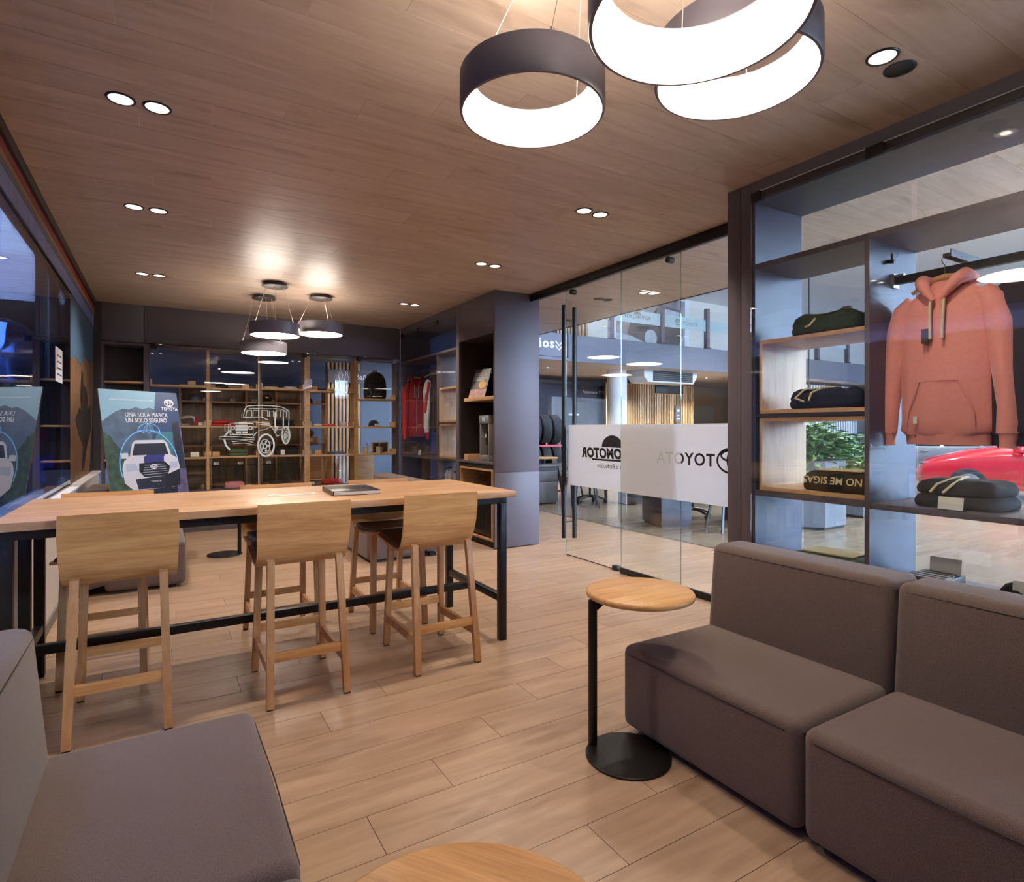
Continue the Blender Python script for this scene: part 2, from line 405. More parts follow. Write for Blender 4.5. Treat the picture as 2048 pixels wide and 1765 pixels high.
nb.box(XC, 4.1, y0, y1, z1 - t, z1).box(XC, 4.1, y0, y1, z0, z0 + t).box(XC, 4.1, y0, y0 + t, z0 + t, z1 - t).box(XC, 4.1, y1 - t, y1, z0 + t, z1 - t)
obj('oak_lining', nb, 'shelf_oak_y', tc_)
obj('plinth', MB().box(XC + .03, 4.13, 6.36, 7.335, .012, .085), 'black_metal', tc_)
obj('divider_strip', MB().box(4.08, 4.10, 6.75, 6.82, z0 + t, z1 - t), 'graphite', tc_)

# ================================================================== BAR TABLE + STOOLS
t = thing('bar_table', 'long oak bar table on black steel frame reaching the window sill', 'table', (.74, 4.09, 0), world=True)
TX0, TX1, TY0, TY1, TZ = -.685, 2.155, 3.54, 4.645, 1.06
obj('tabletop', MB().box(TX0, TX1, TY0, TY1, TZ - .042, TZ, .003), 'oak_table', t)
lg = .052
for x in (-.632, 2.08):
    for y in (3.61, 4.50): obj('leg', MB().box(x - lg / 2, x + lg / 2, y - lg / 2, y + lg / 2, 0, TZ - .09, .002), 'black_metal', t)
obj('leg', MB().box(-.632 - lg / 2, -.632 + lg / 2, 4.03, 4.08, 0, TZ - .09, .002), 'black_metal', t)
obj('apron', MB().box(-.655, 2.105, 3.585, 3.635, TZ - .09, TZ - .043), 'black_metal', t)
obj('apron', MB().box(-.655, 2.105, 4.475, 4.525, TZ - .09, TZ - .043), 'black_metal', t)
for x in (-.632, 2.08):
    obj('apron', MB().box(x - .025, x + .025, 3.636, 4.474, TZ - .09, TZ - .043), 'black_metal', t)
    obj('side_stretcher', MB().box(x - .022, x + .022, 3.64, 4.47, .27, .32, .002), 'black_metal', t)
obj('foot_rail', MB().box(-.6, 2.055, 4.03, 4.08, .27, .32, .002), 'black_metal', t)
# cable hanging under the table
cb = MB().path([(.66, 4.30, 1.015), (.665, 4.28, .93), (.72, 4.25, .885), (.80, 4.22, .89), (.9, 4.2, .93), (.95, 4.2, 1.015)], .009, 8)
cb.box(.60, .70, 4.26, 4.36, .955, 1.0)
solo('power_cable', cb, 'cable', 'black power cable looping under the bar tabletop', 'cable')

def make_stool():
    r = thing('bar_stool', 'x', 'stool', (0, 0, 0), group='oak bar stools around the long table')
    prof = [(-.200, 1.085), (-.191, .98), (-.178, .90), (-.160, .84), (-.13, .775), (-.09, .735), (-.04, .715), (.05, .71), (.18, .718), (.30, .735), (.405, .745)]
    def shell(off, w0, w1, a0, a1, mname, nm, th):
        pts = []
        for i, (y, z) in enumerate(prof):
            j0, j1 = max(0, i - 1), min(len(prof) - 1, i + 1)
            dy, dz = prof[j1][0] - prof[j0][0], prof[j1][1] - prof[j0][1]; q = math.hypot(dy, dz)
            pts.append((y, z, -dz / q, dy / q))                 # normal towards the sitter
        rs = []
        for i in range(a0, a1):
            y, z, ny, nz = pts[i]; f_ = i / (len(pts) - 1); wd = (w0 + (w1 - w0) * f_) / 2
            if i == 0 and a0 == 0: wd -= .006
            row = []
            for u in (-1, -.96, 0, .96, 1): row.append((u * wd, y + ny * off, z + nz * off))
            ee = .6 if off else 1
            for u in (1, .96, 0, -.96, -1):
                row.append((u * wd, y + ny * (off + th * (1 if abs(u) < 1 else ee)), z + nz * (off + th * (1 if abs(u) < 1 else ee))))
            rs.append(row)
        return obj(nm, MB().loft(rs), mname, r, 50)
    shell(0, .515, .47, 0, len(prof), 'oak_furniture', 'bent_shell', .014)
    shell(.0145, .46, .43, 5, len(prof), 'leather', 'seat_pad', .024)
    L = .038
    def leg(x0, y0, x1, y1, z1):
        b = MB().loft([[(x0 - L / 2, y0 - L / 2, .008), (x0 + L / 2, y0 - L / 2, .008), (x0 + L / 2, y0 + L / 2, .008), (x0 - L / 2, y0 + L / 2, .008)],
                       [(x1 - L / 2, y1 - L / 2, z1), (x1 + L / 2, y1 - L / 2, z1), (x1 + L / 2, y1 + L / 2, z1 + .006), (x1 - L / 2, y1 + L / 2, z1 + .006)]])
        g = obj('leg', b, 'oak_upright', r); obj('glide', MB().box(x0 - L / 2 + .003, x0 + L / 2 - .003, y0 - L / 2 + .003, y0 + L / 2 - .003, 0, .0085), 'rubber', g)
    for s_ in (-1, 1):
        leg(s_ * .205, -.29, s_ * .185, -.185, .77)
        leg(s_ * .205, .29, s_ * .185, .25, .712)
    def lx(z): return .205 - .02 * z / .77
    def yb(z): return -.29 + .105 * z / .77
    def yf(z): return .29 - .04 * z / .71
    obj('stretcher', MB().box(-lx(.25) + .015, lx(.25) - .015, yb(.25) - .012, yb(.25) + .012, .235, .285, .002), 'oak_furniture', r)
    obj('stretcher', MB().box(-lx(.27) + .015, lx(.27) - .015, yf(.27) - .012, yf(.27) + .012, .245, .295, .002), 'oak_furniture', r)
    for s_ in (-1, 1):
        obj('stretcher', MB().bar((s_ * lx(.19), yb(.19) + .017, .195), (s_ * lx(.19), yf(.19) - .017, .195), .024, .05), 'oak_upright', r)
    return r
st = make_stool()
st.location = (.70, 3.625, 0); st['label'] = 'oak bar stool at middle of the near side of the bar table'
dup(st, (1.54, 3.63, 0), 0, 'oak bar stool at the near side by the right end of the bar table')
dup(st, (-.175, 3.685, 0), 0, 'oak bar stool at the near side by the window end of the bar table')
dup(st, (1.535, 4.495, 0), PI, 'oak bar stool at the far side by the right end of the bar table')
dup(st, (.745, 4.49, 0), PI, 'oak bar stool at middle of the far side of the bar table')
dup(st, (-.296, 4.48, 0), PI, 'oak bar stool at the far side by the window end of the bar table')

# things lying on the table
b = thing('book', 'thick hardcover book with dark cover lying on the bar table', 'book', (1.125, 4.05, TZ), rz=-.06)
mat('cover_dark', (38, 34, 36), .3, noise=.5, nscale=9); mat('pages', (222, 214, 200), .7)
obj('back_cover', MB().box(-.155, .155, -.2, .2, 0, .004, .001), 'cover_dark', b)
obj('page_block', MB().box(-.15, .145, -.195, .195, .004, .026), 'pages', b)
k = obj('front_cover', MB().box(-.155, .155, -.2, .2, .026, .030, .001), 'cover_dark', b)
obj('spine', MB().box(-.157, -.150, -.2, .2, .0, .030), 'cover_dark', b)
tt = MB(); text(tt, 'LAND CRUISER', .026, lambda x, y, q: (x, -.12 + y, .0304), 'CENTER'); obj('title', tt, 'paper', k)
pl = solo('table_placard', MB().box(-.15, .15, -.055, .055, 0, .003).rotz(.02).move(.748, 4.10, TZ), 'paper', 'flat white printed strip lying on the bar table', 'placard')
mat('print_grey', (150, 146, 140), .7); mat('ink', (30, 30, 34), .6)
pm = MB().box(-.13, .13, -.012, .012, .003, .0034).move(0, .008, 0); obj('print', pm, 'print_grey', pl)

# ================================================================== SOFAS
def make_sofa():
    r = thing('sofa_module', 'x', 'sofa', (0, 0, 0), group='brown fabric sofa modules')
    W = .47                                                     # local: front at x=0, back at x=.9, width along y
    vv = [(.0, -W, .045), (.86, -W, .045), (.86, W, .045), (.0, W, .045), (.0, -W, .43), (.62, -W, .425), (.62, W, .425), (.0, W, .43)]
    b = MB(); bm = bmesh.new()
    b.box(0, .64, -W, W, .03, .43, .042, 4)
    def crown(x, y, z):
        if z > .40: z += .012 * max(0, 1 - ((x - .32) / .36) ** 2) * max(0, 1 - (y / .5) ** 2)
        if x < .03: x -= .008 * max(0, 1 - (y / .5) ** 2) * max(0, 1 - ((z - .24) / .2) ** 2)
        return (x, y, z)
    # a finer top so the cushion crowns
    g = MB(); nx, ny = 14, 18
    bm.free()
    s_ = obj('seat', b.map(crown), 'sofa_fabric', r, 60)
    q = MB()
    for zz in (.392,):
        q.path([(-.001, -W + .05, zz), (-.006, 0, zz + .003), (-.001, W - .05, zz)], .0022, 6)
    q.path([(.035, -W - .001, .392), (.6, -W - .001, .392)], .002, 6); q.path([(.035, W + .001, .392), (.6, W + .001, .392)], .002, 6)
    obj('seam', q, 'stitch', s_)
    x0, x1, x2, x3 = .585, .655, .90, .90
    pv = [(x0, -W, .10), (x3, -W, .03), (x3, W, .03), (x0, W, .10), (x1, -W, .865), (x2, -W, .865), (x2, W, .865), (x1, W, .865)]
    pf = [(0,3,2,1),(4,5,6,7),(0,1,5,4),(1,2,6,5),(2,3,7,6),(3,0,4,7)]
    k = obj('backrest', MB().hull(pv, pf, .042, 4), 'sofa_fabric', r, 60)
    q = MB(); q.path([(x1 - .001, -W + .045, .828), (x1 - .004, 0, .828), (x1 - .001, W - .045, .828)], .002, 6)
    for s2 in (-1, 1): q.path([(x1 + .005, s2 * (W + .0005), .823), (x2 - .04, s2 * (W + .0005), .823)], .002, 6)
    obj('seam', q, 'stitch', k)
    for px in (.12, .80):
        for py in (-.38, .38): obj('foot', MB().box(px - .04, px + .04, py - .04, py + .04, 0, .034), 'rubber', r)
    return r
sf = make_sofa()
sf.location = (1.965, 1.747, 0); sf['label'] = 'brown fabric sofa module beside the round side table, in the right foreground'
dup(sf, (1.965, .795, 0), 0, 'brown fabric sofa module cut off by the right edge of the picture')
dup(sf, (.30, 1.97, 0), PI, 'brown fabric sofa module in the left foreground corner')
dup(sf, (.30, 1.02, 0), PI, 'brown fabric sofa module below the viewer on the window side')
dup(sf, (.20, 6.83, 0), PI, 'brown fabric sofa module behind the bar table on the window side')
dup(sf, (.20, 7.78, 0), PI, 'brown fabric sofa module by the mural wall that carries the insurance poster')
dup(sf, (1.955, 6.83, 0), 0, 'brown fabric sofa module behind the bar table by the niche cabinet')
dup(sf, (1.955, 7.78, 0), 0, 'brown fabric sofa module in front of the far glass wardrobe')

# ================================================================== ROUND SIDE TABLES
def make_ctable():
    r = thing('side_table', 'x', 'side table', (0, 0, 0), group='round oak side tables')   # local origin at base centre, pole at -x side
    obj('base_plate', MB().lathe([(0, 0), (.19, 0), (.193, .003), (.193, .009), (.19, .012), (0, .012)], n=48), 'black_metal', r)
    px, py, tx, ty = -.085, .15, .152, .085
    obj('pole', MB().lathe([(0, .012), (.021, .012), (.021, .69), (0, .69)], (px, py, 0), 20), 'black_metal', r)
    aa = math.atan2(ty - py, tx - px)
    obj('bracket', MB().prism([(0, .69), (.21, .69), (.21, .682), (.07, .682), (.021, .645), (0, .645)], 1, -.012, .012).rotz(aa).move(px, py, 0), 'black_metal', r)
    obj('top', MB().lathe([(0, .690), (.245, .690), (.255, .694), (.258, .702), (.258, .71), (.254, .717), (.247, .72), (0, .72)], (tx, ty, 0), 64), 'oak_furniture', r, 45)
    return r
ct = make_ctable()
ct.location = (1.832, 2.022, 0); ct['label'] = 'round oak side table with black pole beside the right sofa'
dup(ct, (.535, .696, 0), 2.2, 'round oak side table cut off by the bottom edge of the picture')
dup(ct, (.645, 7.73, 0), -2.57, 'round side table with black disc base seen under the bar table')

# ================================================================== PENDANTS + DOWNLIGHTS
def pendant(x, y, zb, label, cx_=None, cy_=None, ph=0):
    R, h = .28, .145
    r = thing('ring_pendant', label, 'pendant lamp', (x, y, zb), group='round ring pendants with glowing inner band', world=False)
    cx_ = 0 if cx_ is None else cx_ - x; cy_ = 0 if cy_ is None else cy_ - y
    sh = [(R - .012, 0), (R - .003, .001), (R, .006), (R, h - .005), (R - .004, h), (R - .05, h), (R - .05, h - .004), (R - .006, h - .004), (R - .006, .012), (R - .012, .006)]
    rs = [[(q * math.cos(2 * PI * i / 72), q * math.sin(2 * PI * i / 72), z) for i in range(72)] for q, z in sh]
    obj('shell', MB().loft(rs, False, True), 'ring_shell', r)
    df = [(R - .0122, .004), (R - .030, .06), (R - .046, h - .006), (R - .042, h - .005), (R - .026, .06), (R - .0085, .008)]
    rs = [[(q * math.cos(2 * PI * i / 72), q * math.sin(2 * PI * i / 72), z) for i in range(72)] for q, z in df]
    obj('diffuser', MB().loft(rs, False, True), 'lamp_glow', r)
    top = CZ - zb
    obj('canopy', MB().lathe([(0, 0), (.14, .002), (.148, .006), (.148, .010), (.128, .014), (.128, .048), (0, .048)], (cx_, cy_, top - .048), 40), 'graphite_deep', r)
    for k in range(3):
        a = ph + 2 * PI * k / 3
        obj('wire', MB().tube((.26 * math.cos(a), .26 * math.sin(a), h - .002), (cx_ + .115 * math.cos(a), cy_ + .115 * math.sin(a), top - .046), .0016, n=6), 'wire', r)
        obj('ferrule', MB().tube((.26 * math.cos(a), .26 * math.sin(a), h - .003), (.26 * math.cos(a), .26 * math.sin(a), h + .02), .004, n=8), 'steel', r)
    return r
pendant(1.154, 7.388, 2.60, 'ring pendant nearest the viewer in the small rear cluster of three', ph=.4)
pendant(1.14, 8.156, 2.475, 'lowest ring pendant of the small rear cluster of three', ph=1.2)
pendant(1.77, 7.78, 2.72, 'right ring pendant of the small rear cluster of three', ph=.9)
pendant(1.233, 1.904, 2.72, 'large near ring pendant, left one of the three over the foreground', 1.22, 1.70, ph=.2)
pendant(1.179, 1.04, 2.54, 'large near ring pendant, lowest of three and cut by the top edge', ph=.9)
pendant(1.75, 1.374, 2.74, 'large near ring pendant, right one behind the lowest ring', ph=.5)

def downlight(x, y, label, on=True, z=CZ, power=1.0, aim=True):
    r = thing('downlight', label, 'ceiling light', (x, y, z), group='recessed ceiling downlights')
    obj('trim', MB().lathe([(.056, 0), (.058, -.006), (.066, -.006), (.069, -.002), (.069, 0)], n=36, cap=False).lathe([(.056, 0), (.069, 0)], n=36, cap=False), 'black_metal', r)
    if on:
        g = obj('reflector', MB().lathe([(.0, -.0022), (.056, -.0032), (.056, -.001), (0, -.001)], n=36, cap=False), 'spot_cream', r)
        obj('led', MB().lathe([(0, -.0060), (.022, -.0055), (.026, -.003), (0, -.003)], n=20, cap=False), 'spot_glow', g)
        li = bpy.data.lights.new('downlight_beam', 'SPOT'); li.energy = SPOT_W * power; li.color = (1.0, .86, .72)
        li.spot_size = math.radians(125); li.spot_blend = .85; li.shadow_soft_size = .03
        lo = bpy.data.objects.new('downlight_beam', li); C.objects.link(lo); lo.parent = r; lo.location = (0, 0, -.04)
    else:
        obj('baffle', MB().lathe([(.0, -.0012), (.04, -.0012), (.056, -.004), (.056, -.001), (0, -.001)], n=36, cap=False), 'black_metal', r)
    return r
emitmat('spot_cream', (1.0, .88, .74), .5)
rows = [(3.67, 'first', 'nearest'), (5.40, 'second', 'middle'), (7.68, 'third', 'far')]
for y, nth, pos in rows:
    for x, s_, q in ((-.183, 'window', 'left'), (-.02, 'window', 'right')):
        downlight(x, y, '%s downlight of the %s pair on the ceiling near the window' % (q, pos))
    for x, q in ((2.865, 'left'), (3.028, 'right')):
        downlight(x, y, '%s downlight of the %s pair on the ceiling near the sliding door' % (q, {'nearest': 'closest', 'middle': 'second', 'far': 'farthest'}[pos]))
downlight(2.865, 1.44, 'lit downlight next to the black unlit one over the right foreground')
downlight(3.03, 1.445, 'black unlit downlight on the ceiling in the right foreground', False)
for i, (x, y) in enumerate(((4.975, 6.06), (5.115, 6.045), (5.225, 5.48), (5.365, 5.465))):
    downlight(x, y, ['unlit downlight left of a pair above the corridor behind the door', 'unlit downlight right of a pair above the corridor behind the door',
                     'lit downlight left of a pair above the corridor seen through the glass', 'lit downlight right of a pair above the corridor seen through the glass'][i], i > 1)
for i, y in enumerate((3.4, 1.4)):
    downlight(4.975, y, 'lit downlight above the corridor behind the %s' % ('glass door panel' if not i else 'near display cabinet'))

# ================================================================== SLIDING GLASS DOOR
d = thing('door_1', 'sliding glass door with frosted band and long black pull handles', 'door', (4.11, 4.6, 0), world=True, kind='structure')
XD1, XD0 = 4.125, 4.085
obj('top_rail', MB().box(4.055, 4.165, 2.86, 6.315, CZ - .075, CZ - .001, .003), 'black_metal', d)
obj('rail_lip', MB().box(4.06, 4.075, 2.86, 6.315, CZ - .095, CZ - .075), 'black_metal', d)
FZ0, FZ1 = .84, 1.545
lf = obj('sliding_leaf', MB().box(XD1, XD1 + .01, 3.844, 5.636, .012, CZ - .06), 'glass', d)
fx = obj('fixed_pane', MB().box(XD0, XD0 + .01, 2.86, 4.617, .06, CZ - .076), 'glass', d)
obj('leaf_edge', MB().box(XD1 + .001, XD1 + .009, 5.6362, 5.6395, .012, CZ - .08), 'glass_edge', lf)
obj('leaf_edge', MB().box(XD1 + .001, XD1 + .009, 3.8405, 3.8438, .012, CZ - .08), 'glass_edge', lf)
obj('pane_edge', MB().box(XD0 + .001, XD0 + .009, 4.6172, 4.6205, .06, CZ - .08), 'glass_edge', fx)
f1 = obj('frosted_band', MB().box(XD1 - .0015, XD1 - .0002, 3.846, 5.60, FZ0, FZ1), 'frost', lf)
f2 = obj('frosted_band', MB().box(XD0 - .0015, XD0 - .0002, 2.862, 4.615, FZ0, FZ1), 'frost', fx)
obj('bottom_channel', MB().box(4.075, 4.105, 2.86, 4.62, 0, .06, .002), 'black_metal', d)
obj('floor_guide', MB().box(4.105, 4.16, 4.70, 4.78, 0, .05, .003), 'black_metal', d)
obj('bottom_seal', MB().box(XD1 - .001, XD1 + .011, 3.85, 5.63, .006, .012), 'black_metal', lf)
for y in (5.5, 3.98): obj('roller_clamp', MB().tube((4.10, y, CZ - .125), (4.165, y, CZ - .125), .03, n=20), 'black_metal', d)
for x, z0, z1 in ((4.06, .215, 2.955), (4.215, .20, 2.94)):
    hd = obj('pull_handle', MB().tube((x, 5.585, z0), (x, 5.585, z1), .026, n=20), 'black_metal', d)
for z in (.40, 2.78): obj('handle_standoff', MB().tube((4.06, 5.585, z), (4.215, 5.585, z), .008, n=12), 'black_metal', d)
mat('cut_clear', (34, 30, 36), .35); mat('cut_faded', (176, 186, 184), .6)
# lettering faces the corridor, so it reads mirrored from the lounge
def onleaf(y0, z0): return lambda x, y, q: (XD1 - .0019, y0 + x, z0 + y)
def onpane(y0, z0): return lambda x, y, q: (XD0 - .0019, y0 + x, z0 + y)
def lettering(y0, z0, s, size, fn, parent, split, **kw):
    vv, ff = text2d(s, size, 'LEFT', kw.get('bold', 0), kw.get('sp', 1)); sh = kw.get('shear', 0)
    A, B = MB(), MB()
    for q in ff:
        pts = [fn(vv[i][0] + sh * vv[i][1], vv[i][1], 0) for i in q]; cy_ = sum(p[1] for p in pts) / len(pts)
        (A if split(cy_) else B).add(pts, [tuple(range(len(pts)))])
    if A.f: obj('lettering', A, 'cut_clear', parent, 0)
    if B.f: obj('lettering_over_film', B, 'cut_faded', parent, 0)
isclear = lambda y: y > 4.62
lettering(4.33, 1.20, 'YOKOMOTOR', .145, onleaf(4.33, 1.185), lf, isclear, bold=.055, sp=1.06, shear=.12)
lettering(4.55, 1.06, 'Busca la Perfección', .068, onleaf(4.52, 1.075), lf, isclear)
bar = MB(); bar2 = MB()
bar.box(XD1 - .0024, XD1 - .0016, 4.62, 5.14, 1.152, 1.172); obj('underline', bar, 'cut_clear', lf)
bar2.box(XD1 - .0024, XD1 - .0016, 4.36, 4.62, 1.152, 1.172); obj('underline_over_film', bar2, 'cut_faded', lf)
g = MB().prism([(4.63, 1.30)] + [(4.80 + .17 * math.cos(a), 1.30 + .13 * math.sin(a)) for a in [PI * k / 14 for k in range(0, 15)]], 0, XD1 - .0024, XD1 - .0016)
obj('emblem_dome', g, 'cut_clear', lf)
lettering(3.42, 1.2, 'TOYOTA', .155, onpane(3.415, 1.175), fx, lambda y: y < 3.80, bold=.022, sp=1.12)
e = MB(); emblem(e, 0, 0, .155, .018, .0008, lambda x, y, q: (XD0 - .0017 - q, 3.235 + x, 1.23 + y)); obj('emblem', e, 'cut_clear', fx)

# ================================================================== DISPLAY CABINETS ALONG THE RIGHT SIDE
X0, X1 = 3.55, 4.10
def price_card(name, p, rz, label, m='paper', w_=.085, h_=.055):
    c = thing(name, label, 'price tag', p, rz, group='acrylic price cards')
    obj('acrylic_stand', MB().prism([(0, 0), (.05, 0), (.05, .003), (.006, .004), (.022, h_), (.019, h_)], 1, -w_ / 2 - .006, w_ / 2 + .006), 'glass', c)
    obj('card', MB().prism([(.0045, .006), (.018, h_ - .004), (.0165, h_ - .004), (.003, .006)], 1, -w_ / 2, w_ / 2), m, c)
    k = MB()
    for i, (a, b_) in enumerate(((-.6, .2), (-.6, .5))): k.box(.001, .0018, -w_ / 2 * .7, w_ / 2 * (b_), .02 + i * .012, .023 + i * .012)
    k.map(lambda x, y, z: (x + z * .3 - .001, y, z)); obj('print', k, 'ink', c)
    return c
def noisy(x, y, z, s, a):
    return a * (math.sin(s * x + 1.3 * s * y) * math.cos(.9 * s * z + 2.1 * x * s) + .5 * math.sin(2.3 * s * y - 1.7 * s * z + s * x))
def folded(loc, w_, d_, h_, m, label, layers=2, rz=0, seed=0, group='folded garments on the shelves'):
    """a folded garment: w_ along local y, d_ along x"""
    r = thing('folded_garment', label, 'clothing', loc, rz, group=group)
    lh = h_ / layers
    for k in range(layers):
        rs = []; n = 36; fr = 1 - .05 * k
        prof = [(0, .93), (.10, .98), (.30, 1.0), (.45, .97 if layers == 1 else 1.0), (.6, .985), (.82, .93), (1.0, .78)]
        for t_, q in prof:
            ring = []
            for i in range(n):
                a = 2 * PI * i / n; e_ = .38
                cx_, sx_ = math.cos(a), math.sin(a)
                x = d_ / 2 * q * fr * math.copysign(abs(cx_) ** e_, cx_); y = w_ / 2 * q * fr * math.copysign(abs(sx_) ** e_, sx_)
                sag = .12 * lh * math.sin(7 * a + seed + k * 2) if t_ > .6 else 0
                z = lh * (k + t_) + sag * (1 if k == layers - 1 else .3)
                wv = noisy(x + seed, y, z + k, 30, .007)
                ring.append((x + wv, y + wv * .6, max(z, .0)))
            rs.append(ring)
        b = MB().loft(rs, True)
        # domed, slightly creased top
        top = rs[-1]; c_ = (0, 0, lh * (k + 1) + .012)
        mid = [(p[0] * .6, p[1] * .6, lh * (k + 1) + .008 + noisy(p[0] + seed, p[1], k, 30, .004)) for p in top]
        b2 = MB().loft([top, mid, [(p[0] * .15, p[1] * .15, c_[2]) for p in top]])
        b.add(b2.v, b2.f)
        obj('fold', b, m, r, 70)
    return r
def cord(parent, pts, m='cord_cream', r=.007): return obj('drawstring', MB().path(pts, r, 8), m, parent)
mat('cord_cream', (206, 190, 152), .8); mat('cloth_green', (46, 56, 48), .9, noise=.15, nscale=40); mat('cloth_navy', (24, 26, 38), .9, noise=.15, nscale=40)
mat('cloth_black', (26, 23, 24), .9, noise=.15, nscale=40); mat('cloth_coral', (224, 142, 130), .85, noise=.05, nscale=60, sheen=.2)
mat('cloth_red', (178, 32, 34), .75, noise=.08, nscale=40); mat('cloth_white', (212, 208, 204), .85); mat('print_cream', (206, 186, 140), .8)
mat('cloth_pink', (200, 126, 134), .85, noise=.08, nscale=40); mat('cloth_forest', (58, 84, 62), .85, noise=.15, nscale=30); mat('cloth_beige', (196, 180, 150), .85, noise=.08, nscale=30)
mat('cloth_charcoal', (52, 44, 52), .9, noise=.1, nscale=50)

def garment(loc, rz, m, label, name='hooded_sweatshirt', W=.25, Z0=1.465, Z1=2.33, dep=.085, sl=.30, slz=1.43, sleeve=None, asym=0.0, hood=True, cat='clothing', side=None, group=None):
    """hangs with its shoulders along local x, front towards local -y; z is absolute height minus loc z"""
    r = thing(name, label, cat, loc, rz, group=group)
    H = Z1 - Z0
    secs = [(0, .90, .95), (.03, 1.0, 1.05), (.08, 1.0, 1.08), (.35, .98, 1.1), (.6, .98, 1.08), (.78, 1.0, 1.0), (.88, .90, .9), (.945, .62, .72), (1.0, .30, .55)]
    rs = []
    for t_, a, b_ in secs:
        ring = []
        for i in range(32):
            th = 2 * PI * i / 32; x = W * a * math.cos(th); y = dep * b_ * math.copysign(abs(math.sin(th)) ** .8, math.sin(th))
            f_ = noisy(x, y, t_ * H, 26, .007) * (1 - t_ * .5)
            ring.append((x + f_ * .4, y + f_ + .006 * math.sin(x * 40) * (1 - t_), Z0 + t_ * H))
        rs.append(ring)
    body = obj('body', MB().loft(rs), m, r, 60)
    for s_ in (-1, 1):
        pts = [(s_ * W * .72, 0, Z1 - .105 * H), (s_ * W * .93, 0, Z1 - .16 * H), (s_ * (W + .02), -.01, Z1 - .32 * H), (s_ * (sl - .02), -.02, Z0 + .45 * H), (s_ * sl, -.03, slz + .22), (s_ * sl, -.035, slz + .075)]
        rad = [.055, .068, .07, .06, .052, .05]
        b = MB().path(pts, rad, 14); b.map(lambda x, y, z: (x + noisy(x, y, z, 30, .006), y * 1.0, z))
        sv = obj('sleeve', b, sleeve or m, r, 70)
        obj('cuff', MB().path([(s_ * sl, -.035, slz + .08), (s_ * (sl - .002), -.037, slz + .03), (s_ * (sl - .004), -.037, slz)], [.046, .036, .037], 14), sleeve or m, sv, 60)
    obj('hem_rib', MB().loft([[(W * q * math.cos(2 * PI * i / 32), dep * .98 * q2 * math.sin(2 * PI * i / 32), z) for i in range(32)] for q, q2, z in ((.89, .93, Z0 - .055), (.9, .95, Z0 - .03), (.92, 1.0, Z0 + .004))]), m, r, 60)
    if hood:
        hp = []; n = 20
        pts = [(.02, -.105, Z1 - .115), (.05, -.105, Z1 - .07), (.085, -.085, Z1 - .015), (.105, -.04, Z1 + .01), (.10, .02, Z1 + .0), (.06, .075, Z1 - .02), (0, .095, Z1 - .03), (-.06, .075, Z1 - .02), (-.10, .02, Z1 + .0), (-.105, -.04, Z1 + .01), (-.085, -.085, Z1 - .015), (-.05, -.105, Z1 - .07), (-.02, -.105, Z1 - .115)]
        b = MB().path(pts, [.012, .022, .034, .042, .046, .05, .05, .05, .046, .042, .034, .022, .012], 14)
        h = obj('hood', b, m, r, 70)
        for s_ in (-1, 1): obj('drawstring', MB().path([(s_ * .032, -.10, Z1 - .07), (s_ * .034, -.112, Z1 - .16), (s_ * .030, -.118, Z1 - .28), (s_ * .03, -.118, Z1 - .33)], .008, 8), 'cord_cream', h)
        pk = MB(); zz = Z0 + .06
        for s_ in (-1, 1): pk.path([(s_ * W * .72, -dep * .96, zz), (s_ * W * .70, -dep * .99, zz + .07), (s_ * W * .42, -dep * 1.11, zz + .24)], .0035, 6)
        pk.path([(-W * .42, -dep * 1.1, zz + .24), (0, -dep * 1.15, zz + .245), (W * .42, -dep * 1.1, zz + .24)], .003, 6)
        obj('pocket_seam', pk, m, body)
    return r
def hanger(loc, rz, label, top):
    h = thing('clothes_hanger', label, 'hanger', loc, rz, group='wooden clothes hangers')
    obj('shoulder_bar', MB().path([(-.17, 0, -.05), (-.12, 0, -.022), (-.05, 0, .008), (0, 0, .014), (.05, 0, .008), (.12, 0, -.022), (.17, 0, -.05)], [.009, .012, .017, .019, .017, .012, .009], 10), 'shelf_oak', h)
    obj('hook', MB().path([(0, 0, .03), (0, 0, top - .05), (.012, 0, top - .035), (.018, 0, top - .015), (.008, 0, top), (-.010, 0, top - .004), (-.016, 0, top - .018)], .0022, 6), 'steel', h)
    return h

# ------------------------------------------------------------------ near cabinet
nc = thing('display_cabinet', 'large near display cabinet with glass doors, dark frame and hanging pink sweatshirt', 'cabinet', (3.82, 1.0, 0), world=True)
obj('post', MB().box(X0, X1 + .03, 2.742, 2.856, 0, CZ - .002, .0015), 'graphite', nc)
obj('post', MB().box(X0 + .002, X1 + .03, 2.652, 2.739, 0, CZ - .002, .0015), 'graphite', nc)
obj('end_panel', MB().box(X0 + .012, X1, 2.632, 2.651, .6, CZ - .12), 'blue_graphite', nc)
obj('fascia', MB().box(X0, X0 + .02, -1.69, 2.651, CZ - .075, CZ - .002), 'graphite', nc)
obj('top_board', MB().box(X0 + .02, X1, -1.69, 2.631, CZ - .14, CZ - .12), 'blue_graphite', nc)
obj('roof_board', MB().box(X0 + .02, X1 + .03, -1.69, 2.65, CZ - .118, CZ - .004), 'graphite_deep', nc)
obj('upper_shelf', MB().box(X0 + .012, X1, -1.69, 2.631, 2.615, 2.65), 'graphite', nc)
obj('divider', MB().box(X0 + .012, X1, 1.862, 1.885, .6, 2.614), 'blue_graphite', nc)
obj('divider_edge', MB().box(X0 + .006, X0 + .012, 1.860, 1.887, .6, 2.65), 'graphite', nc)
obj('hanging_bay_shelf', MB().box(X0 + .012, X1, -1.69, 1.861, 1.03, 1.065, .002), 'graphite', nc)
obj('base_shelf', MB().box(X0 + .012, X1, -1.69, 2.631, .58, .60), 'graphite', nc)
obj('base_front', MB().box(X0, X1, -1.69, 2.651, 0, .579), 'graphite', nc)
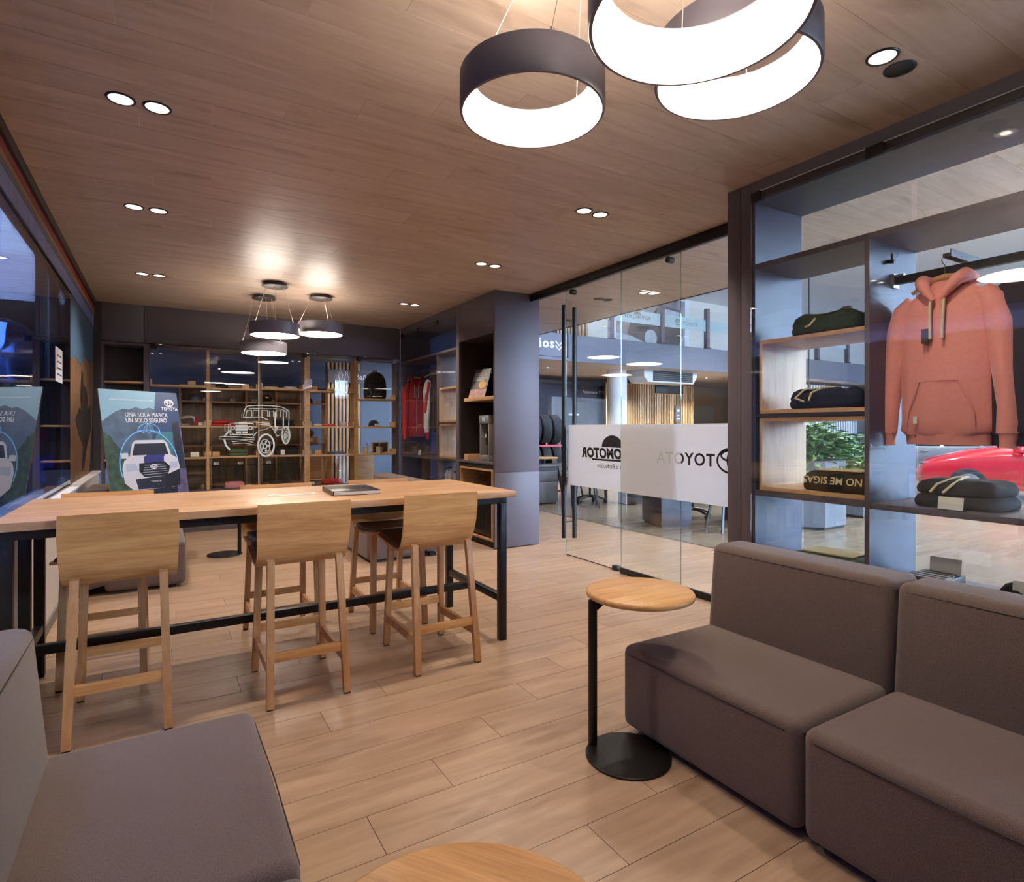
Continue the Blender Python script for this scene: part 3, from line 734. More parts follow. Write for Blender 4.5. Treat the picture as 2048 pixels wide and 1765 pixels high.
def oak_box(par, y0, y1, z0, z1, th=.026):
    b = MB().box(X0 + .03, X1 - .01, y0, y1, z1 - th, z1).box(X0 + .03, X1 - .01, y0, y1, z0, z0 + th)
    obj('oak_box_side', MB().box(X0 + .03, X1 - .01, y1 - .022, y1, z0 + th, z1 - th), 'shelf_oak_daylit', par)
    return obj('oak_box', b, 'shelf_oak_y', par)
oak_box(nc, 1.887, 2.612, 1.605, 2.112)
obj('mid_shelf', MB().box(X0 + .02, X1, 1.887, 2.63, 1.58, 1.603), 'graphite_deep', nc)
oak_box(nc, 1.887, 2.612, 1.075, 1.578)
obj('lower_shelf', MB().box(X0 + .012, X1, 1.887, 2.63, 1.035, 1.073), 'graphite', nc)
for a, b_ in ((1.878, 2.648), (.30, 1.872), (-1.29, .294)):
    gd = obj('glass_door', MB().box(X0 - .014, X0 - .004, a, b_, .05, CZ - .085), 'glass', nc)
    obj('door_edge', MB().box(X0 - .0135, X0 - .0045, a, b_, CZ - .0849, CZ - .082), 'white_trim', gd)
    obj('hinge_clamp', MB().box(X0 - .02, X0 + .01, b_ - .075 if a > 1.8 else b_ - .10, b_ - .002, CZ - .15, CZ - .082, .003), 'black_metal', gd)
for a, b_ in ((1.89, 2.625), (-1.6, 1.855)): obj('rear_pane', MB().box(X1 + .002, X1 + .01, a, b_, .62, CZ - .145), 'glass', nc)
rl = obj('hanging_rail', MB().box(3.815, 3.85, -1.6, 1.861, 2.375, 2.42), 'black_metal', nc)
obj('rail_bracket', MB().box(3.80, 3.865, 1.845, 1.8615, 2.355, 2.44).box(3.82, 3.845, 1.80, 1.8615, 2.42, 2.435), 'steel', nc)
obj('coat_hook', MB().tube((3.76, 1.862, 2.60 - .09), (3.76, 1.82, 2.60 - .10), .012, n=10).tube((3.76, 1.835, 2.50), (3.76, 1.835, 2.55), .006, n=8), 'black_metal', nc)
obj('cross_arm', MB().box(3.64, 4.03, 1.48, 1.52, 2.43, 2.45).box(3.64, 4.03, 1.48, 1.485, 2.45, 2.47), 'black_metal', nc)
hanger((3.80, 1.575, 2.345), PI / 2, 'wooden hanger inside the pink hooded sweatshirt', .13)
hood = garment((3.80, 1.565, 0), PI / 2, 'cloth_coral', 'pink hooded sweatshirt hanging in the near display cabinet', W=.235, sl=.30, slz=1.40)
hood.rotation_euler = (0, 0, -PI / 2 - .05)
mat('brown_patch', (70, 58, 60), .7)
obj('chest_tag', MB().box(-.07, -.035, -.128, -.122, 1.98, 2.06), 'brown_patch', hood)
obj('hem_label', MB().box(-.125, -.105, -.104, -.100, 1.53, 1.57), 'paper', hood)
ch = garment((3.82, 1.17, 0), -PI / 2, 'cloth_charcoal', 'dark sweatshirt hanging behind the pink one at the picture edge', W=.22, sl=.27, slz=1.42, hood=False)

a = folded((3.78, 2.21, 2.112), .42, .36, .13, 'cloth_green', 'dark green folded sweatshirt on the upper oak shelf of near cabinet', 1, .05, 1)
cord(a, [(-.17, .02, .10), (-.19, .05, .055), (-.185, .08, .05)]); obj('price_flag', MB().box(-.05, -.02, -.13, -.09, .128, .17), 'graphite', a)
a = folded((3.78, 2.19, 1.631), .48, .38, .12, 'cloth_navy', 'navy folded sweatshirt with two cream cords in the middle of near cabinet', 1, -.03, 3)
cord(a, [(-.05, .08, .135), (-.15, .12, .125), (-.20, .15, .07), (-.21, .08, .045)]); cord(a, [(-.02, 0, .14), (-.12, .01, .135), (-.195, .04, .10), (-.205, .05, .05)])
a = folded((3.80, 2.12, 1.101), .44, .40, .115, 'cloth_black', 'black folded sweatshirt with cream lettering on the lower oak shelf', 1, .02, 5)
tt = MB(); text(tt, 'NO ME SIGAS', .062, lambda x, y, q: (-.211 - .01 * math.sin(y * 20), -.20 + x, .095 - y), 'LEFT', .02); obj('lettering', tt, 'print_cream', a)
obj('print_patch', MB().box(-.15, .05, -.16, .12, .132, .137), 'print_cream', a)
a = folded((3.83, 1.485, 1.066), .42, .36, .145, 'cloth_black', 'black folded sweatshirt with white cord behind a price card', 2, 0, 8)
cord(a, [(.02, .0, .165), (-.08, .02, .165), (-.17, .07, .13), (-.205, .09, .085)]); cord(a, [(.02, .0, .165), (-.08, -.02, .168), (-.17, .0, .13), (-.205, .03, .085)])
price_card('price_card', (3.572, 1.46, 1.0655), 0, 'white price card in front of the black folded sweatshirt', w_=.115, h_=.075)
a = folded((3.80, 2.2, .601), .48, .36, .075, 'cloth_forest', 'green patterned folded textile on the bottom shelf of near cabinet', 1, .1, 2)
obj('print_patch', MB().box(-.1, .12, -.15, .16, .083, .09), 'print_cream', a)
tr = thing('card_box', 'low black slotted box on the bottom shelf behind the right sofa', 'box', (3.80, 1.63, .601), 0)
obj('tray', MB().box(-.14, .14, -.1, .1, 0, .06, .004), 'dark_plastic', tr)
for k in range(5): obj('slot', MB().box(-.12 + .052 * k, -.09 + .052 * k, -.08, .08, .06, .064), 'silver_plastic', tr)
price_card('price_card', (3.9, 1.62, .601), 0, 'clear acrylic card holder behind the slotted black box', w_=.16, h_=.15)
def cap(loc, rz, m, label, group=None):
    r = thing('cap', label, 'cap', loc, rz, group=group)
    obj('crown', MB().lathe([(.088, 0), (.09, .02), (.082, .06), (.06, .092), (.03, .106), (0, .11)], n=24), m, r, 60)
    obj('visor', MB().loft([[(.155 * math.cos(a) * q + (1 - q) * .0 - .02, -.03 - .115 * q * math.sin(a), .008 - .02 * q + dz) for a in [PI * k / 14 for k in range(15)]] + [(-.02, -.03, .008 + dz)] for q, dz in ((1, 0), (1, .005))]).map(lambda x, y, z: (x + .02, y, max(z, 0))), m, r, 60)
    return r
cap((3.78, 1.23, .601), .6, 'cloth_black', 'black cap on the bottom shelf at the right picture edge')
price_card('price_card', (3.70, 1.16, .601), 0, 'clear acrylic card holder in front of the black cap', w_=.16, h_=.13)

# ------------------------------------------------------------------ far glass wardrobe on the same side
fc = thing('display_cabinet', 'far glass wardrobe with red jacket in the room corner beside the niche', 'cabinet', (3.82, 8.5, 0), world=True)
obj('fascia', MB().box(XC, XC + .02, 7.426, 9.655, CZ - .1, CZ - .002), 'graphite', fc)
obj('corner_post', MB().box(XC, X1, 9.60, 9.655, 0, CZ - .101), 'graphite', fc)
obj('top_board', MB().box(XC + .02, X1, 7.426, 9.60, CZ - .13, CZ - .101), 'blue_graphite', fc)
obj('upper_shelf', MB().box(XC + .012, X1, 7.426, 9.60, 2.615, 2.65), 'graphite', fc)
obj('divider', MB().box(XC + .012, X1, 8.10, 8.13, .6, 2.614), 'graphite', fc)
obj('back_panel', MB().box(X1 - .03, X1, 8.131, 9.60, .6, CZ - .131), 'blue_film', fc)
obj('hanging_bay_shelf', MB().box(XC + .012, X1 - .031, 8.131, 9.60, 1.03, 1.06), 'graphite', fc)
oak_box(fc, 7.43, 8.098, 1.60, 2.11); obj('mid_shelf', MB().box(XC + .02, X1, 7.43, 8.098, 1.575, 1.598), 'graphite_deep', fc); oak_box(fc, 7.43, 8.098, 1.07, 1.573)
obj('lower_shelf', MB().box(XC + .012, X1, 7.43, 8.098, 1.035, 1.069), 'graphite', fc)
obj('base', MB().box(XC, X1, 7.43, 9.60, 0, .60), 'graphite', fc)
obj('raised_tray', MB().box(XC + .05, X1 - .05, 7.44, 8.09, .60, .74), 'cloth_charcoal', fc)
for a, b_ in ((7.435, 8.122), (8.128, 8.862), (8.868, 9.598)):
    gd = obj('glass_door', MB().box(XC - .014, XC - .004, a, b_, .05, CZ - .105), 'glass', fc)
    obj('hinge_clamp', MB().box(XC - .018, XC + .008, b_ - .08, b_ - .01, CZ - .17, CZ - .102, .003), 'black_metal', gd)
obj('hanging_rail', MB().box(3.78, 3.81, 8.131, 9.599, 2.46, 2.49), 'black_metal', fc)
hanger((3.74, 9.40, 2.36), -.37, 'wooden hanger inside the red jacket', .13)
g = garment((3.74, 9.40, 0), -.37, 'cloth_red', 'red jacket hanging in the far glass wardrobe', 'jacket', W=.165, Z0=1.42, Z1=2.35, dep=.08, sl=.19, slz=1.32, hood=True)
obj('zip', MB().box(-.004, .004, -.1, -.09, 1.44, 2.2), 'paper', g)
hanger((3.80, 8.78, 2.38), -.4, 'wooden hanger inside the black and white sports jacket', .11)
g = garment((3.80, 8.78, 0), -.4, 'cloth_black', 'black sports jacket with white and red sleeves in the far wardrobe', 'jacket', W=.10, Z0=1.50, Z1=2.37, dep=.075, sl=.125, slz=1.44, sleeve='cloth_white', hood=False)
for s_ in (-1, 1): obj('shoulder_panel', MB().path([(s_ * .085, -.045, 2.25), (s_ * .12, -.05, 2.05), (s_ * .14, -.055, 1.75)], [.03, .035, .025], 10), 'cloth_red', g)
price_card('price_card', (3.62, 9.0, 1.061), 0, 'white price card on the shelf below the red jacket', w_=.12, h_=.1)
cap((3.78, 7.56, 1.627), 1.4, 'blue_graphite', 'dark blue cap on the oak shelf of the far wardrobe')
b = thing('toy_figure', 'small brown and white figure on the lower oak box of far wardrobe', 'figure', (3.75, 7.55, 1.097), 0)
mat('fig_brown', (96, 40, 40), .7)
obj('body', MB().lathe([(0, 0), (.05, .005), (.06, .05), (.045, .1), (.02, .12), (0, .122)], n=20), 'cloth_white', b, 60)
obj('head', MB().lathe([(0, .1), (.045, .115), (.055, .15), (.04, .185), (0, .195)], (-.01, 0, 0), 20), 'fig_brown', b, 60)
for s_ in (-1, 1): obj('ear', MB().path([(-.01, s_ * .045, .18), (-.01, s_ * .065, .15), (-.01, s_ * .06, .11)], [.012, .016, .01], 8), 'fig_brown', b, 60)
mat('bottle_white', (220, 220, 216), .3)
for k, (y, s_, nm) in enumerate(((7.98, 1.0, 'leftmost'), (7.86, 1.15, 'second'), (7.70, .8, 'third'), (7.58, 1.2, 'rightmost'))):
    r = thing('small_bottle', '%s of four small white spray bottles low in the far wardrobe' % nm, 'bottle', (3.66, y, .74), 0, group='small white bottles in the far wardrobe')
    obj('flask', MB().lathe([(0, 0), (.032 * s_, 0), (.034 * s_, .01), (.034 * s_, .09 * s_), (.014 * s_, .13 * s_), (.013 * s_, .15 * s_), (0, .15 * s_)], n=18), 'bottle_white', r)
    obj('spray_head', MB().box(-.03 * s_, .014 * s_, -.01, .01, .15 * s_, .18 * s_, .003), 'dark_plastic', r)

# ------------------------------------------------------------------ what stands in the niche
mat('menu_dark', (52, 44, 60), .4, noise=.5, nscale=12); mat('menu_pink', (170, 128, 124), .5, noise=.3, nscale=20); mat('menu_gold', (206, 150, 40), .5)
mn = thing('menu_board', 'dark printed menu board leaning on the oak niche shelf', 'sign', (3.70, 7.12, 1.915), -1.15)
def lean(x, y, z): return (x * 1.3, y + .38 * z, z)
obj('board', MB().box(-.11, .11, -.003, .003, 0, .42).map(lean), 'menu_dark', mn)
obj('photo', MB().box(-.108, .108, -.0042, -.0032, .004, .13).map(lean), 'menu_pink', mn)
obj('gold_badge', MB().prism([(0 + .055 * math.cos(PI / 3 * k + .3), .19 + .055 * math.sin(PI / 3 * k + .3)) for k in range(6)], 1, -.005, -.0033).move(.04, 0, 0).map(lean), 'menu_gold', mn)
tt = MB(); text(tt, 'AGENDA TU CITA\nDE SERVICIO', .028, lambda x, y, q: lean(-.095 + x, -.0042, .345 + y)); text(tt, 'ESCANEA EL\nCÓDIGO', .034, lambda x, y, q: lean(-.095 + x, -.0042, .28 + y), bold=.01)
obj('lettering', tt, 'paper', mn)
wd = thing('water_dispenser', 'silver countertop water dispenser with two taps in the niche', 'dispenser', (3.80, 6.80, 1.075), -PI / 2)
obj('tower', MB().box(-.12, .12, -.02, .20, .08, .64, .006), 'silver_plastic', wd)
obj('top_cap', MB().box(-.135, .135, -.16, .205, .64, .78, .01), 'silver_plastic', wd)
obj('drip_tray', MB().box(-.135, .135, -.16, .205, 0, .10, .008), 'silver_plastic', wd)
obj('cheek', MB().box(-.13, -.105, -.15, .19, .10, .64, .004), 'silver_plastic', wd); obj('cheek', MB().box(.105, .13, -.15, .19, .10, .64, .004), 'silver_plastic', wd)
mat('tap_red', (190, 40, 48), .4); mat('badge_blue', (150, 190, 206), .4)
for x in (-.045, .045):
    tp = obj('tap', MB().box(x - .016, x + .016, -.09, -.02, .42, .47, .003).box(x - .012, x + .012, -.10, -.075, .38, .5, .003), 'dark_plastic', wd)
    obj('tap_lever', MB().box(x - .01, x + .01, -.104, -.1, .40, .46), 'paper', tp)
obj('hot_lock', MB().box(-.014, .014, -.05, -.021, .30, .38, .003), 'tap_red', wd); obj('hose', MB().tube((0, -.035, .10), (0, -.035, .30), .012, n=10), 'dark_plastic', wd)
obj('badge', MB().box(-.035, .045, -.163, -.1605, .68, .75), 'badge_blue', wd)
for c_ in list(wd.children): c_.scale = (1, 1, .77)
ty = thing('wooden_tray', 'small open oak box beside the water dispenser', 'tray', (3.67, 7.14, 1.075), -.25)
b = MB().box(-.11, .11, -.12, .12, 0, .008)
for q in ((-.11, .11, -.12, -.11), (-.11, .11, .11, .12), (-.11, -.10, -.11, .11), (.10, .11, -.11, .11)): b.box(*q, .008, .08)
obj('tray', b, 'shelf_oak', ty)
fr_ = thing('mini_fridge', 'black mini fridge inside the oak lined opening under the niche', 'fridge', (3.80, 6.72, .107), 0)
obj('body', MB().box(-.2, .25, -.3, .3, .012, .60, .01), 'dark_plastic', fr_); obj('door', MB().box(-.225, -.201, -.3, .3, .015, .597, .008), 'dark_plastic', fr_)
obj('door_glass', MB().box(-.2265, -.225, -.06, .26, .08, .54), 'black_metal', fr_)
for y in (-.25, .25):
    for x in (-.15, .2): obj('foot', MB().box(x - .02, x + .02, y - .02, y + .02, 0, .0125), 'rubber', fr_)
gl = [(3.70, 6.50, 'near'), (3.74, 6.62, 'middle'), (3.69, 6.85, 'far')]
for x, y, q in gl:
    solo('drinking_glass', MB().lathe([(0, 0), (.026, 0), (.03, .09), (.028, .09), (.024, .006), (0, .006)], (x, y, .7075), 20), 'glass', '%s drinking glass standing on top of the black mini fridge' % q, 'glass', 'drinking glasses on the mini fridge')

# ================================================================== REAR DISPLAY SHELVES
D0, D1 = 9.66, 9.96                                              # front and back of the first row
rs_ = thing('display_shelves', 'wide rear display shelving with oak shelves behind glass doors', 'shelves', (1.7, 9.8, 0), world=True)
obj('niche_back', MB().box(-.70, -.215, D1 - .02, D1, .94, 2.69), 'graphite_deep', rs_)
obj('niche_side', MB().box(-.705, -.675, D0, D1, .0, 2.69), 'graphite', rs_); obj('niche_side', MB().box(-.215, -.145, D0, D1, 0, 2.69), 'graphite', rs_)
obj('niche_top', MB().box(-.675, -.215, D0, D1, 2.655, 2.69), 'graphite', rs_)
for z in (2.16, 1.55, 1.08): obj('niche_shelf', MB().box(-.674, -.216, D0 + .03, D1 - .021, z - .025, z, .002), 'shelf_oak', rs_)
obj('head_rail', MB().box(-.144, 3.535, D0, D1, 2.655, 2.69), 'graphite', rs_)
bays = [(-.139, .565), (.605, 1.262), (1.315, 1.945), (2.035, 2.74), (2.80, 3.47)]
ups = [(.567, .603), (1.264, 1.313), (1.947, 2.033), (2.742, 2.798), (3.472, 3.535)]
for i, (a, b_) in enumerate(ups):
    u = obj('upright', MB().box(a + (.0 if i in (0,) else .02), b_, D0 + .01, D1, .6, 2.654), 'graphite' if i in (1, 4) else 'shelf_oak', rs_)
    if i != 4: obj('oak_edge', MB().box(a + .0005, b_ + .002 if i == 0 else a + .022, D0, D0 + .01, .6, 2.654), 'shelf_oak', u)
shz = [(2.13, 1.545, 1.085), (2.11, 1.545, 1.09), (2.13, 1.545, 1.09), (2.12, 1.54, 1.083), (2.01, 1.54, 1.08)]
for (a, b_), zs in zip(bays, shz):
    for z in zs:
        sh = obj('shelf', MB().box(a, b_, D0 + .015, D1 - .01, z - .028, z, .002), 'shelf_oak', rs_)
        obj('end_lip', MB().box(a, a + .022, D0 + .015, D1 - .01, z, z + .075), 'shelf_oak', sh); obj('end_lip', MB().box(b_ - .022, b_, D0 + .015, D1 - .01, z, z + .075), 'shelf_oak', sh)
    obj('bottom_shelf', MB().box(a, b_, D0 + .015, D1 - .01, .575, .60), 'graphite', rs_)
obj('base', MB().box(-.144, 3.535, D0, D1, 0, .574), 'graphite', rs_)
for i, (a, b_) in enumerate(((-.142, .60), (.604, 1.29), (1.294, 1.99), (1.994, 2.77), (2.774, 3.50))):
    gd = obj('glass_door', MB().box(a, b_, D0 - .014, D0 - .004, .05, 2.70), 'glass', rs_)
    if i in (0, 2, 4): obj('hinge_clamp', MB().box(a + .005 if i != 2 else b_ - .08, a + .08 if i != 2 else b_ - .01, D0 - .018, D0, 2.63, 2.70, .003), 'black_metal', gd)

# line drawing of an off-road car on the glass
mat('decal', (206, 220, 216), .6)
dz0, dx0, DS = 1.08, .74, .76 / 100.0                             # 135 x 100 units
FY = D0 - .0152
def dmap(x, y, q): return (dx0 + x * DS, FY - q, dz0 + y * DS)
dc = thing('car_decal', 'white line drawing of an old off-road car on the rear glass', 'decal', (dx0 + .5, FY, dz0), world=True)
def line(pts, wd=1.1, closed=False, par=None): ln.strip([(x, y) for x, y in pts], wd * DS, .0004, lambda x, y, q: (dx0 + x, FY - q, dz0 + y), closed) 
def L_(pts, wd=1.1, closed=False): ln.strip([(x * DS, y * DS) for x, y in pts], wd * DS, .0004, lambda x, y, q: (dx0 + x, FY - q, dz0 + y), closed)
ln = MB()
L_([(47, 98), (50, 100.5), (65, 102), (90, 102), (110, 101), (120, 97), (128, 92), (128, 78)], 1.6); L_([(47, 98), (44, 92), (42, 78)], 1.6)
L_([(52, 96), (108, 96), (126, 91)]); L_([(46, 80), (49, 92), (57, 92), (57, 80)], 1.4); L_([(59, 80), (60, 92), (70, 92), (70, 80)], 1.4)
L_([(76, 80), (76, 92), (87, 92), (87, 80)], 1.4); L_([(90, 80), (90, 91), (98, 91), (98, 80)], 1.4); L_([(103, 80), (103, 92), (112, 92), (112, 80)], 1.8); L_([(117, 79), (117, 91), (123, 90), (123, 79)], 1.4)
L_([(42, 78), (75, 79), (88, 73)], 1.5); L_([(39, 84), (42, 84), (42, 77), (39, 77)], 1, True); L_([(101, 90), (101, 50)], 2.2); L_([(117, 79), (117, 50)], 2.2); L_([(128, 78), (127, 55), (122, 54)], 1.4)
obj('cabin_lines', ln, 'decal', dc, 0); ln = MB()
L_([(18, 66), (60, 66), (60, 44), (18, 44)], 1.8, True); L_([(18, 66), (60, 69), (90, 66), (92, 62)], 1.4); L_([(9, 64), (15, 64), (15, 51), (9, 51)], 1.2, True)
L_(ell(23, 57, 3.4, 3.4, 18), 1.5, True); L_(ell(55, 57, 3.4, 3.4, 18), 1.5, True); L_([(28, 62), (50, 62), (50, 52), (28, 52)], 1.4, True)
ln.prism([(dx0 + x * DS, dz0 + y * DS) for x, y in ((28.5, 61.5), (49.5, 61.5), (49.5, 52.5), (28.5, 52.5))], 1, FY - .0003, FY)
ln.prism([(dx0 + x * DS, dz0 + y * DS) for x, y in ((29, 50), (38, 50), (38, 46), (29, 46))], 1, FY - .0003, FY); ln.prism([(dx0 + x * DS, dz0 + y * DS) for x, y in ((40, 50), (50, 50), (50, 46), (40, 46))], 1, FY - .0003, FY)
obj('front_grille', ln, 'decal', dc, 0); ln = MB()
L_([(0, 40), (25, 40), (62, 37), (62, 33), (25, 35), (0, 35)], 1.2, True); L_([(8, 40), (14, 48), (20, 52)], 3.0); L_([(8, 34), (11, 22), (18, 14)], 3.6); L_([(20, 50), (26, 42)], 1.2); L_([(22, 30), (46, 32), (60, 28)], 1.2); L_([(24, 26), (44, 27), (58, 24)], 1.2); L_([(60, 40), (68, 50), (62, 44)], 1.4)
L_([(72, 64), (88, 63), (95, 58), (104, 42), (116, 42)], 1.4); L_([(70, 52), (84, 54), (94, 60)], 1.2); L_([(103, 52), (118, 56)], 1.2); L_([(104, 40), (116, 44)], 1.4); L_(ell(104, 57, 2.2, 2.2, 12), 2, True)
obj('body_lines', ln, 'decal', dc, 0)
for nm, (cx_, cy_, a, b_) in (('front_wheel', (84, 22, 15, 22)), ('rear_wheel', (122, 42, 7, 17))):
    ln = MB(); L_(ell(cx_, cy_, a, b_, 36), 3.4, True); L_(ell(cx_ - (2 if a > 9 else -1), cy_ - 2, a * .62, b_ * .62, 30), 1.5, True); L_(ell(cx_ - 2 if a > 9 else cx_ + 1, cy_ - 2, a * .22, b_ * .22, 16), 2, True)
    for k in range(5): L_(ell(cx_ - (2 if a > 9 else -1) + a * .42 * math.cos(k * 1.257), cy_ - 2 + b_ * .42 * math.sin(k * 1.257), a * .09, b_ * .09, 10), 1.4, True)
    obj(nm, ln, 'decal', dc, 0)
tt = MB(); text(tt, 'TOYOTA', 5.2 * DS, lambda x, y, q: (dx0 + 39 * DS + x, FY - .0006, dz0 + 55 * DS + y), 'CENTER'); obj('lettering', tt, 'grey_paint', dc, 0)

# second row of shelves standing behind the first
s2 = thing('display_shelves', 'second row of oak shelves with brown back boards behind the rear display', 'shelves', (1.2, 10.45, 0), world=True)
obj('back_board', MB().box(.24, 2.02, 10.56, 10.58, .02, 2.16), 'walnut_back', s2)
for x in (.24, .655, 1.16, 1.40, 1.62, 2.00): obj('upright', MB().box(x, x + .022, 10.30, 10.56, .02, 2.16), 'shelf_oak', s2)
for a, b_ in ((.262, 2.0), (2.022, 2.43)):
    for z in (1.935, 1.245): obj('shelf', MB().box(a, b_, 10.30, 10.555, z - .022, z), 'shelf_oak', s2)
    obj('shelf', MB().box(a, b_, 10.30, 10.555, .595, .62), 'shelf_oak', s2)
obj('glass_shelf', MB().box(.262, 2.0, 10.30, 10.555, .91, .918), 'glass_edge', s2)
obj('top', MB().box(.24, 2.43, 10.30, 10.58, 2.16, 2.185), 'shelf_oak', s2)
obj('end_upright', MB().box(2.42, 2.442, 10.30, 10.58, .02, 2.16), 'shelf_oak', s2)

# ------------------------------------------------------------------ goods on the rear shelves
GR = 'goods on the rear display shelves'
def card(x, z, label, y=9.72, w_=.075, h_=.05): return price_card('price_card', (x, y, z), PI / 2, label, 'paper', w_, h_)
def block(x, z, label, y=9.74): return solo('wooden_block', MB().box(x - .05, x + .05, y, y + .06, z, z + .07, .002), 'shelf_oak', label, 'block', 'oak blocks on the rear shelves')
def fg(x, z, w_, h_, m, label, y=9.82, layers=1, seed=0): return folded((x, y, z), w_, .2, h_, m, label, layers, PI / 2, seed, GR)
mat('chrome', (200, 200, 204), .18, .9); mat('box_kraft', (176, 146, 108), .7)
# first bay
block(.38, 2.13, 'oak block on the top shelf of the first rear bay')
r = thing('iron_tool', 'grey and red tool standing on the middle shelf of first rear bay', 'tool', (.33, 9.82, 1.545), 0)
obj('base', MB().box(-.14, .02, -.05, .05, 0, .03, .008), 'silver_plastic', r); obj('handle', MB().path([(-.10, 0, .1), (0, 0, .135), (.07, 0, .12), (.09, 0, .05), (.10, 0, .01)], [.025, .03, .03, .028, .026], 10), 'silver_plastic', r); obj('motor', MB().path([(.08, 0, .02), (.12, 0, .06), (.13, 0, .13)], [.03, .035, .02], 10), 'cloth_red', r)
card(.50, 1.545, 'price card beside the grey and red tool')
fg(.24, 1.085, .3, .07, 'cloth_green', 'dark green folded textile at the lower left of the rear shelves', seed=2)
card(.42, 1.085, 'printed price card by the dark green folded textile', w_=.11, h_=.08); block(.13, 1.545, 'oak block at the left of the middle shelf, first rear bay')
# second bay
r = cap((.78, 9.82, 2.11), 0, 'cloth_black', 'black cap on the top shelf of the second rear bay', GR)
block(1.1, 2.11, 'oak block on the top shelf beside the black cap')
fg(.80, 1.545, .33, .075, 'cloth_red', 'red folded shirt on the middle rear shelf', layers=2, seed=1); block(1.06, 1.545, 'oak block beside the red folded shirt')
fg(1.0, 1.09, .3, .10, 'cloth_forest', 'green folded shirt stack behind the car drawing', layers=2, seed=4); block(.70, 1.09, 'oak block left of the green folded shirts')
# third bay
fg(1.46, 2.13, .22, .03, 'cloth_beige', 'beige folded shirt at the top of the middle rear bay', seed=3); fg(1.76, 2.13, .2, .035, 'cloth_white', 'white folded shirt at the top of the middle rear bay', seed=5)
block(1.40, 1.545, 'oak block left of the navy folded trousers'); fg(1.66, 1.545, .32, .10, 'cloth_navy', 'navy folded trousers on the middle rear shelf', layers=2, seed=6)
fg(1.70, 1.09, .34, .105, 'cloth_black', 'black rolled jacket with white label on the rear shelf', layers=1, seed=7); card(1.63, 1.09, 'white label in front of the black rolled jacket', 9.69, .06, .085); block(1.45, 1.09, 'oak block left of the black rolled jacket')
# fourth bay
block(2.12, 2.12, 'oak block on the top shelf of the fourth rear bay'); fg(2.45, 2.12, .26, .035, 'cloth_beige', 'beige folded shirt on the top shelf of the fourth rear bay', seed=2); fg(2.22, 2.12, .2, .04, 'cloth_charcoal', 'dark folded shirt behind the oak block of the fourth rear bay', 9.84, seed=8)
fg(2.36, 1.54, .22, .03, 'cloth_red', 'red knitted item lying on the fourth rear bay shelf', seed=9); block(2.58, 1.54, 'oak block right of the red knitted item'); fg(2.18, 1.54, .12, .03, 'cloth_beige', 'small beige item left of the red knitted item', seed=4)
fg(2.48, 1.083, .28, .035, 'blue_graphite', 'blue folded shirt low on the fourth rear bay', seed=3); block(2.18, 1.083, 'oak block low in the fourth rear bay')
# fifth bay
r = thing('backpack', 'black backpack standing on the top shelf of the right rear bay', 'backpack', (3.14, 9.80, 2.01), 0, GR)
rs = []
for t_, a, b_ in ((0, .17, .09), (.04, .19, .11), (.2, .19, .12), (.32, .175, .11), (.40, .14, .09), (.45, .08, .05), (.465, .02, .02)):
    rs.append([(a * math.copysign(abs(math.cos(q)) ** .7, math.cos(q)), b_ * math.copysign(abs(math.sin(q)) ** .7, math.sin(q)), t_) for q in [2 * PI * i / 28 for i in range(28)]])
obj('bag', MB().loft(rs), 'cloth_black', r, 60); obj('front_pocket', MB().box(-.12, .12, -.135, -.09, .03, .24, .02, 3), 'cloth_black', r); obj('top_loop', MB().path([(-.04, .02, .44), (-.03, .02, .49), (.03, .02, .49), (.04, .02, .44)], .01, 8), 'cloth_black', r)
cap((3.13, 9.84, 1.54), .3, 'cloth_navy', 'navy cap on the middle shelf of the right rear bay', GR); card(3.14, 1.54, 'price card in front of the navy cap', 9.70)
for i, x in enumerate((2.98, 3.20)):
    r = thing('mug', '%s beige mug on the right rear shelf' % ('left' if i == 0 else 'right'), 'mug', (x, 9.80, 1.08), .3, GR)
    obj('cup', MB().lathe([(0, 0), (.038, 0), (.052, .115), (.047, .115), (.034, .008), (0, .008)], n=26), 'cloth_beige', r); obj('handle', MB().path([(.045, 0, .095), (.08, 0, .09), (.085, 0, .05), (.042, 0, .03)], .007, 8), 'cloth_beige', r)
    obj('spoon', MB().path([(-.01, 0, .09), (.025, .01, .14)], .004, 6).lathe([(0, .135), (.012, .145), (.010, .165), (0, .172)], (.028, .012, 0), 10), 'shelf_oak', r)
r = thing('picture_frame', 'oak framed black board behind the mugs', 'frame', (3.26, 9.90, 1.08), 0, GR)
obj('board', MB().box(-.13, .13, -.004, .004, .02, .17), 'cloth_black', r)
for q in ((-.15, .15, 0, .02), (-.15, .15, .17, .19), (-.15, -.13, .02, .17), (.13, .15, .02, .17)): obj('moulding', MB().box(q[0], q[1], -.008, .008, q[2], q[3]), 'shelf_oak', r)
